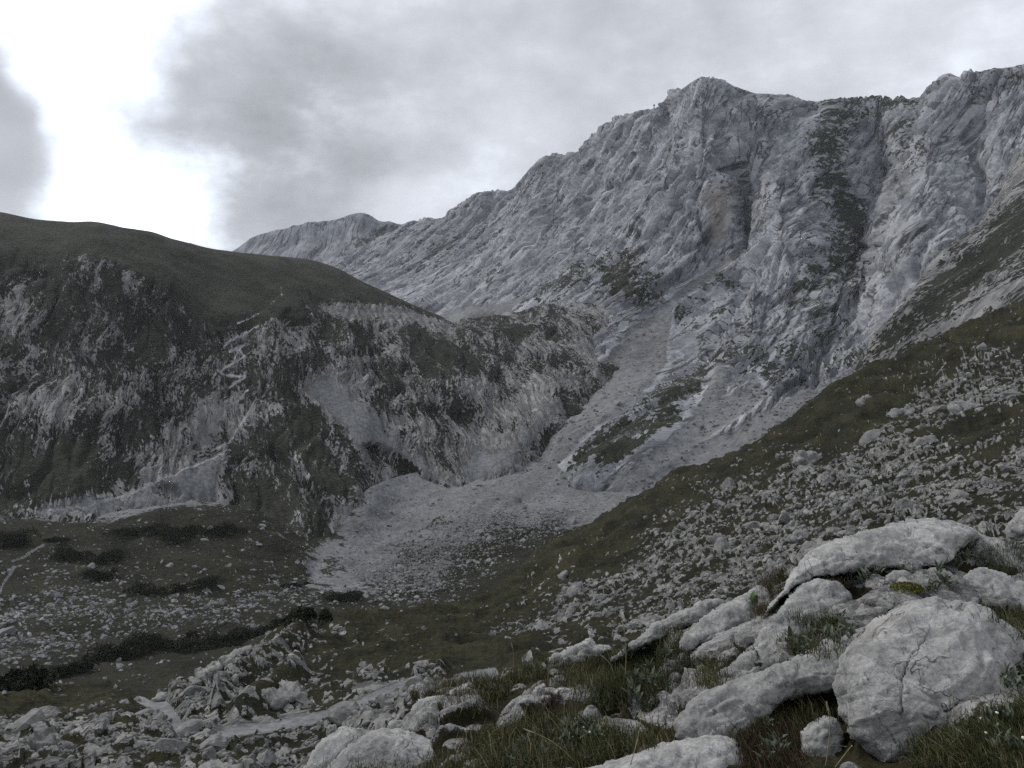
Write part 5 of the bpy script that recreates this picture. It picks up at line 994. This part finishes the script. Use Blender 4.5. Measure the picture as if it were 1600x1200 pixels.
def blades(P0, L, w, pal, r, lean=.95):
    n = len(P0); a = r.uniform(0, 2 * np.pi, n); ln = np.abs(r.normal(0, lean, n)) + .1
    dirh = np.stack([np.cos(a), np.sin(a), 0 * a], 1); side = np.stack([-np.sin(a), np.cos(a), 0 * a], 1)
    side = side * .4 + np.array([1., 0, 0]) * .8; side /= np.linalg.norm(side, axis=1, keepdims=True)
    rows = []
    for k, (f, ww) in enumerate(((0, 1.), (.35, .9), (.7, .6), (1.0, 0.))):
        bend = ln * f ** 1.7; p = P0 + dirh * (L * bend * .8)[:, None] + np.array([0, 0, 1.]) * (L * f * (1 - .30 * ln * f))[:, None]
        rows.append((p - side * (w * ww * .5)[:, None], p + side * (w * ww * .5)[:, None]) if ww else (p,))
    V = np.stack([q for row in rows for q in row], 1)          # n,7,3
    tri = np.array([[0, 1, 3], [0, 3, 2], [2, 3, 5], [2, 5, 4], [4, 5, 6]])
    col = pal[r.integers(0, len(pal), n)] * r.uniform(.7, 1.3, (n, 1)); C = np.repeat(np.concatenate([col, np.ones((n, 1))], 1)[:, None, :], 7, 1)
    return V.reshape(-1, 3), (tri[None] + (np.arange(n) * 7)[:, None, None]).reshape(-1, 3), C.reshape(-1, 4)
def grass_patch(areas, label, seed):
    r = np.random.default_rng(seed); VV, FF, CC, off = [], [], [], 0
    for poly, n, L0, pal, spread, nb in areas:
        for a, b_ in scatter_px(poly, n, r):
            loc, nr_, ob = hit(a, b_, 16)
            if loc is None or nr_[2] < .25 or (ob.name.startswith('boulder') and r.random() < .75): continue
            k = int(r.integers(nb // 2, nb)); P0 = loc + np.concatenate([r.normal(0, spread, (k, 2)), np.full((k, 1), -.015)], 1)
            L = .8 * L0 * r.uniform(.4, 1.25, k) * r.uniform(.7, 1.2); V, T, C = blades(P0, L, r.uniform(.0028, .0052, k), pal, r)
            VV.append(V); FF.append(T + off); CC.append(C); off += len(V)
    if VV:
        o = mesh_np('grass', np.vstack(VV), np.vstack(FF), MAT_GRASS, {'tint': np.vstack(CC)}, smooth=True); tag(o, label, 'grass', None, 'stuff')
MIX = np.vstack([GREEN, GREEN, DRY[:2]]); DK = np.vstack([GREEN, GREEN[[3, 0]], HEATH[:1]])
grass_patch([([(740, 1060), (800, 1040), (860, 1030), (960, 1020), (1000, 1030), (960, 1090), (900, 1080), (840, 1060), (780, 1100), (740, 1100)], 190, .15, MIX, .06, 46),
             ([(930, 1030), (1060, 985), (1080, 1020), (1050, 1070), (1010, 1100), (960, 1110), (930, 1090)], 210, .17, DK, .06, 50), ([(770, 1140), (900, 1120), (980, 1150), (1080, 1140), (1060, 1160), (920, 1200), (760, 1210), (720, 1180)], 330, .15, MIX, .06, 46),
             ([(1430, 1205), (1465, 1165), (1540, 1135), (1615, 1085), (1615, 1215)], 420, .10, MIX, .05, 46), ([(1140, 1150), (1220, 1120), (1250, 1150), (1260, 1210), (1160, 1210)], 150, .13, np.vstack([HEATH, HEATH, GREEN[:2]]), .05, 46),
             ([(1200, 1110), (1310, 1084), (1325, 1125), (1250, 1130), (1180, 1150)], 200, .15, np.vstack([DK, DRY[:1]]), .06, 46), ([(1180, 960), (1200, 900), (1240, 880), (1230, 920), (1205, 965)], 90, .16, np.vstack([HEATH, DRY, GREEN]), .06, 40), ([(1540, 960), (1610, 950), (1610, 1010), (1570, 985)], 70, .15, MIX, .05, 40),
             ([(1500, 850), (1610, 850), (1610, 900), (1520, 880)], 80, .14, DK, .06, 40), ([(1285, 893), (1340, 895), (1345, 915), (1300, 912)], 50, .07, np.vstack([HEATH, GREEN]), .05, 30), ([(1210, 1000), (1230, 960), (1300, 955), (1330, 990), (1300, 1020), (1245, 1030)], 150, .12, np.vstack([GREEN, DRY[:1]]), .05, 46),
             ([(560, 1180), (700, 1185), (760, 1150), (780, 1210), (560, 1215)], 120, .12, MIX, .06, 40), ([(640, 1080), (760, 1040), (820, 1060), (760, 1110)], 80, .12, np.vstack([HEATH, MIX]), .06, 40), ([(1100, 1040), (1150, 1035), (1160, 1010), (1130, 1060), (1105, 1075)], 40, .13, np.vstack([DRY, GREEN]), .05, 36),
             ([(470, 1200), (520, 1190), (520, 1215), (460, 1215)], 40, .1, MIX, .06, 40), ([(850, 1085), (875, 1080), (880, 1095), (860, 1100)], 20, .08, HEATH, .03, 40)], 'grass and heather growing between the foreground rocks', 61)

# leafy plants: every leaf its own piece
def leaf_mesh(name, L, w, mat, curl=.25):
    me = bpy.data.meshes.new(name); V, Fc = [], []; n = 6
    for i in range(n + 1):
        f = i / n; ww = w * math.sin(math.pi * (f * .92 + .08)) ** .8 * (1 if f < .99 else .1); zc = L * (curl * math.sin(f * 2.2) * .5)
        V += [(-ww / 2, L * f, zc + ww * .22), (0, L * f, zc), (ww / 2, L * f, zc + ww * .22)]
    for i in range(n):
        k = i * 3; Fc += [(k, k + 1, k + 4, k + 3), (k + 1, k + 2, k + 5, k + 4)]
    me.from_pydata(V, [], Fc); me.materials.append(mat)
    for p_ in me.polygons: p_.use_smooth = True
    return me
LEAVES = [leaf_mesh('leaf', .075, .020, MAT_LEAF), leaf_mesh('leaf', .06, .017, MAT_LEAF, .4), leaf_mesh('leaf', .09, .022, MAT_LEAF, .15)]
BROAD = [leaf_mesh('leaf', .10, .055, MAT_LEAFG, .3), leaf_mesh('leaf', .08, .045, MAT_LEAFG, .5)]
def leafy(px_, py_, label, group, r, leaves=LEAVES, n=None, scale=1.0, name='leafy_plant'):
    loc, nr_, ob = hit(px_, py_, 16)
    if loc is None: return
    e = bpy.data.objects.new(name, None); COL.objects.link(e); e.location = loc; tag(e, label, 'plant', group)
    n = n or int(r.integers(9, 15))
    for k in range(n):
        o = bpy.data.objects.new('leaf', leaves[int(r.integers(len(leaves)))]); COL.objects.link(o); o.parent = e; s_ = scale * r.uniform(.7, 1.25)
        o.scale = (s_, s_, s_); o.rotation_euler = (r.uniform(.25, 1.25), r.normal(0, .2), k * 2.4 + r.normal(0, .3)); o.location = (r.normal(0, .015), r.normal(0, .015), r.uniform(0, .05) * scale)
r = np.random.default_rng(91)
CL = [([(1225, 1000), (1330, 960), (1330, 1000), (1250, 1030)], 22, 'grey-green leafy plant in the cushion on the lumpy block', 'leaf cushion on the lumpy block', 1.0), ([(1320, 900), (1380, 880), (1375, 905), (1330, 920)], 8, 'grey-green leafy plant in the hollow under the crowning slab', 'leaves under the crowning slab', 1.0),
      ([(1440, 890), (1520, 855), (1530, 870), (1460, 905)], 9, 'silvery leafy plant right of the crowning slab', 'silvery leaves at the right', 1.1), ([(1440, 905), (1490, 910), (1490, 930), (1450, 930)], 6, 'silvery leafy plant behind the huge cracked boulder', 'silvery leaves behind the cracked boulder', 1.0),
      ([(975, 1020), (1030, 1000), (1050, 1040), (1010, 1060)], 14, 'blue-green leafy plant in the dark grass below the rib', 'leaves below the knobbly rib', 1.1), ([(980, 1070), (1030, 1060), (1030, 1090), (990, 1100)], 11, 'leafy plant at the foot of the dark grass hollow', 'leaves in the grass hollow', 1.1),
      ([(870, 1145), (930, 1140), (940, 1165), (880, 1170)], 13, 'pale leafy plant below the bright-faceted rock', 'leaves below the faceted rock', 1.0), ([(1225, 1085), (1310, 1082), (1310, 1100), (1240, 1105)], 11, 'leafy plant in the gap below the tapering slab', 'leaves in the gap', .9),
      ([(1560, 1050), (1600, 1040), (1605, 1080), (1565, 1085)], 5, 'leafy plant at the right edge beside the cracked boulder', 'leaves at the right edge', .9), ([(1440, 1190), (1500, 1140), (1580, 1110), (1600, 1180)], 16, 'low leafy plant in the lower right grass', 'leaves in the lower right grass', .75), ([(760, 1190), (850, 1150), (900, 1180), (830, 1198)], 12, 'low leafy plant in the bottom centre grass', 'leaves in the bottom grass', .8), ([(1150, 1190), (1200, 1140), (1240, 1160), (1220, 1198)], 9, 'low leafy plant in the brown heather', 'leaves in the heather', .8), ([(780, 1030), (850, 1020), (860, 1050), (790, 1060)], 11, 'small leafy plant on the grassy rim left of the shattered pile', 'leaves on the rim', 1.0)]
for poly, n, lab, grp, sc_ in CL:
    for k, (a, b_) in enumerate(sorted(scatter_px(poly, n, r))): leafy(a, b_, '%s from the left: %s' % (ordn(k + 1), lab), grp, r, scale=sc_)
leafy(1178, 944, 'bright green broad-leaved plant between the bedded slab and the lumpy block', None, r, BROAD, 9, .9)
def tube(name, pts, rad, mat, parent=None):
    V, Fc, off = [], [], 0; pts = np.asarray(pts, float)
    for i, p in enumerate(pts):
        dv = pts[min(i + 1, len(pts) - 1)] - pts[max(i - 1, 0)]; sx = np.cross(dv, [.3, 1, .1]); sx /= np.linalg.norm(sx) + 1e-9; sy = np.cross(dv, sx); sy /= np.linalg.norm(sy) + 1e-9; q = rad * (1 - .5 * i / len(pts))
        V += [p + q * (math.cos(j * 1.5708) * sx + math.sin(j * 1.5708) * sy) for j in range(4)]
    for i in range(len(pts) - 1):
        Fc += [[i * 4 + j, i * 4 + (j + 1) % 4, i * 4 + 4 + (j + 1) % 4, i * 4 + 4 + j] for j in range(4)]
    return mesh_np(name, np.array(V), np.array(Fc), mat, parent=parent)
ST = [((1290, 1196), (1291, 1100), 'tall dry grass stalk before the dark sunken stone'), ((1258, 1180), (1326, 1168), 'bent dry stalk lying across the dark sunken stone'), ((1305, 1200), (1330, 1166), 'short dry stalk leaning at the gap'), ((976, 1068), (972, 972), 'tall thin stalk standing in the dark grass below the rib'),
      ((962, 1066), (938, 1024), 'curved dry stalk in the dark grass'), ((985, 1195), (1000, 1112), 'straight stalk in front of the low rib'), ((905, 1205), (820, 1140), 'long dry stalk arching over the bottom grass'), ((800, 1062), (799, 1006), 'upright stalk on the grassy rim'), ((1478, 1150), (1488, 1090), 'dry stalk against the face of the cracked boulder'), ((1270, 900), (1252, 868), 'thin stalk against the far stony slope'), ((860, 1130), (840, 1096), 'short dry stalk by the bedded slab')]
for (a, b_), (c_, d_), lab in ST:
    loc, nr_, ob = hit(a, min(b_, 1199), 16)
    if loc is None: continue
    topp = Wp(c_, d_, loc[1] + .02); e = bpy.data.objects.new('grass_stalk', None); COL.objects.link(e); e.location = loc; tag(e, lab, 'stalk')
    v_ = topp - loc; pts = [v_ * f + np.array([.02 * math.sin(f * 3), 0, .03 * math.sin(f * 3.14)]) for f in np.linspace(0, 1, 8)]
    tube('stem', pts, .0028, MAT_STRAW, e)
    tube('seed_head', [pts[-2], (pts[-2] * .4 + pts[-1] * .6), pts[-1], pts[-1] * 1.04], .0055, MAT_STRAW, e)
def flower(px_, py_, lab, grp, r):
    loc, nr_, ob = hit(px_, py_, 16)
    if loc is None: return
    e = bpy.data.objects.new('flower', None); COL.objects.link(e); e.location = loc; tag(e, lab, 'flower', grp); h_ = r.uniform(.06, .11)
    tube('stem', [(0, 0, 0), (.005, 0, h_ * .6), (.01, -.01, h_)], .0018, MAT_LEAFG, e); V, Fc = rock_shape(int(r.integers(1e6)), 1, (1, 1, .8), 0, 3)
    mesh_np('flower_head', V * .008 + np.array([.01, -.01, h_ + .006]), Fc, MAT_WHITE, parent=e)
for k, (a, b_) in enumerate(sorted(scatter_px([(1470, 1190), (1500, 1145), (1590, 1110), (1600, 1190)], 7, r))): flower(a, b_, ordn(k + 1) + ' from the left: small white flower in the grass at the lower right', 'white flowers in the lower right grass', r)
for k, (a, b_) in enumerate(sorted(scatter_px([(800, 1180), (900, 1150), (960, 1160), (860, 1195)], 3, r))): flower(a, b_, ordn(k + 1) + ' from the left: small white flower in the bottom centre grass', 'white flowers in the bottom grass', r)
# moss cushion
loc, nr_, ob = hit(1418, 922, 16)
if loc is not None:
    VV, FF, off = [], [], 0
    for k in range(900):
        a = r.uniform(0, 6.28); u = math.sqrt(r.random()); p = loc + np.array([math.cos(a) * u * .13, math.sin(a) * u * .10, .05 * math.sqrt(1 - u * u)]); d1 = r.normal(size=3); d1 /= np.linalg.norm(d1); d2 = np.cross(d1, r.normal(size=3)); d2 /= np.linalg.norm(d2)
        VV += [p - d2 * .006, p + d2 * .006, p + d1 * .018]; FF.append([off, off + 1, off + 2]); off += 3
    tag(mesh_np('moss', np.array(VV), np.array(FF), MAT_MOSS, smooth=False), 'yellow-green moss cushion between the small stones', 'moss', None, 'stuff')

# ------------------------------------------------------------------ the air
bm = bmesh.new(); bmesh.ops.create_cube(bm, size=1.0)
for v_ in bm.verts: v_.co = Vector((v_.co.x * 4200, v_.co.y * 3900 + 1600, -560 + (v_.co.z + .5) * 900))
me = bpy.data.meshes.new('haze'); bm.to_mesh(me); bm.free()
hm, ht = new_mat('haze'); hv = ht.nodes.new('ShaderNodeVolumePrincipled'); hv.inputs['Color'].default_value = (.86, .92, 1.0, 1); hv.inputs['Density'].default_value = .00006; hv.inputs['Anisotropy'].default_value = .2
ho = ht.nodes.new('ShaderNodeOutputMaterial'); ht.links.new(hv.outputs[0], ho.inputs['Volume']); me.materials.append(hm)
hz = bpy.data.objects.new('haze', me); COL.objects.link(hz); tag(hz, 'thin bluish haze in the mountain air', 'haze', None, 'stuff')
tris = sum(len(o.data.polygons) * (2 if len(o.data.polygons) and o.data.polygons[0].loop_total == 4 else 1) for o in {o.data.name: o for o in bpy.data.objects if o.type == 'MESH'}.values())
zs = [(o.name, len(o.data.vertices)) for o in bpy.data.objects if o.type == 'MESH' and len(o.data.vertices) > 60000]
print('done', time.time() - T0, 'tris', tris, zs)
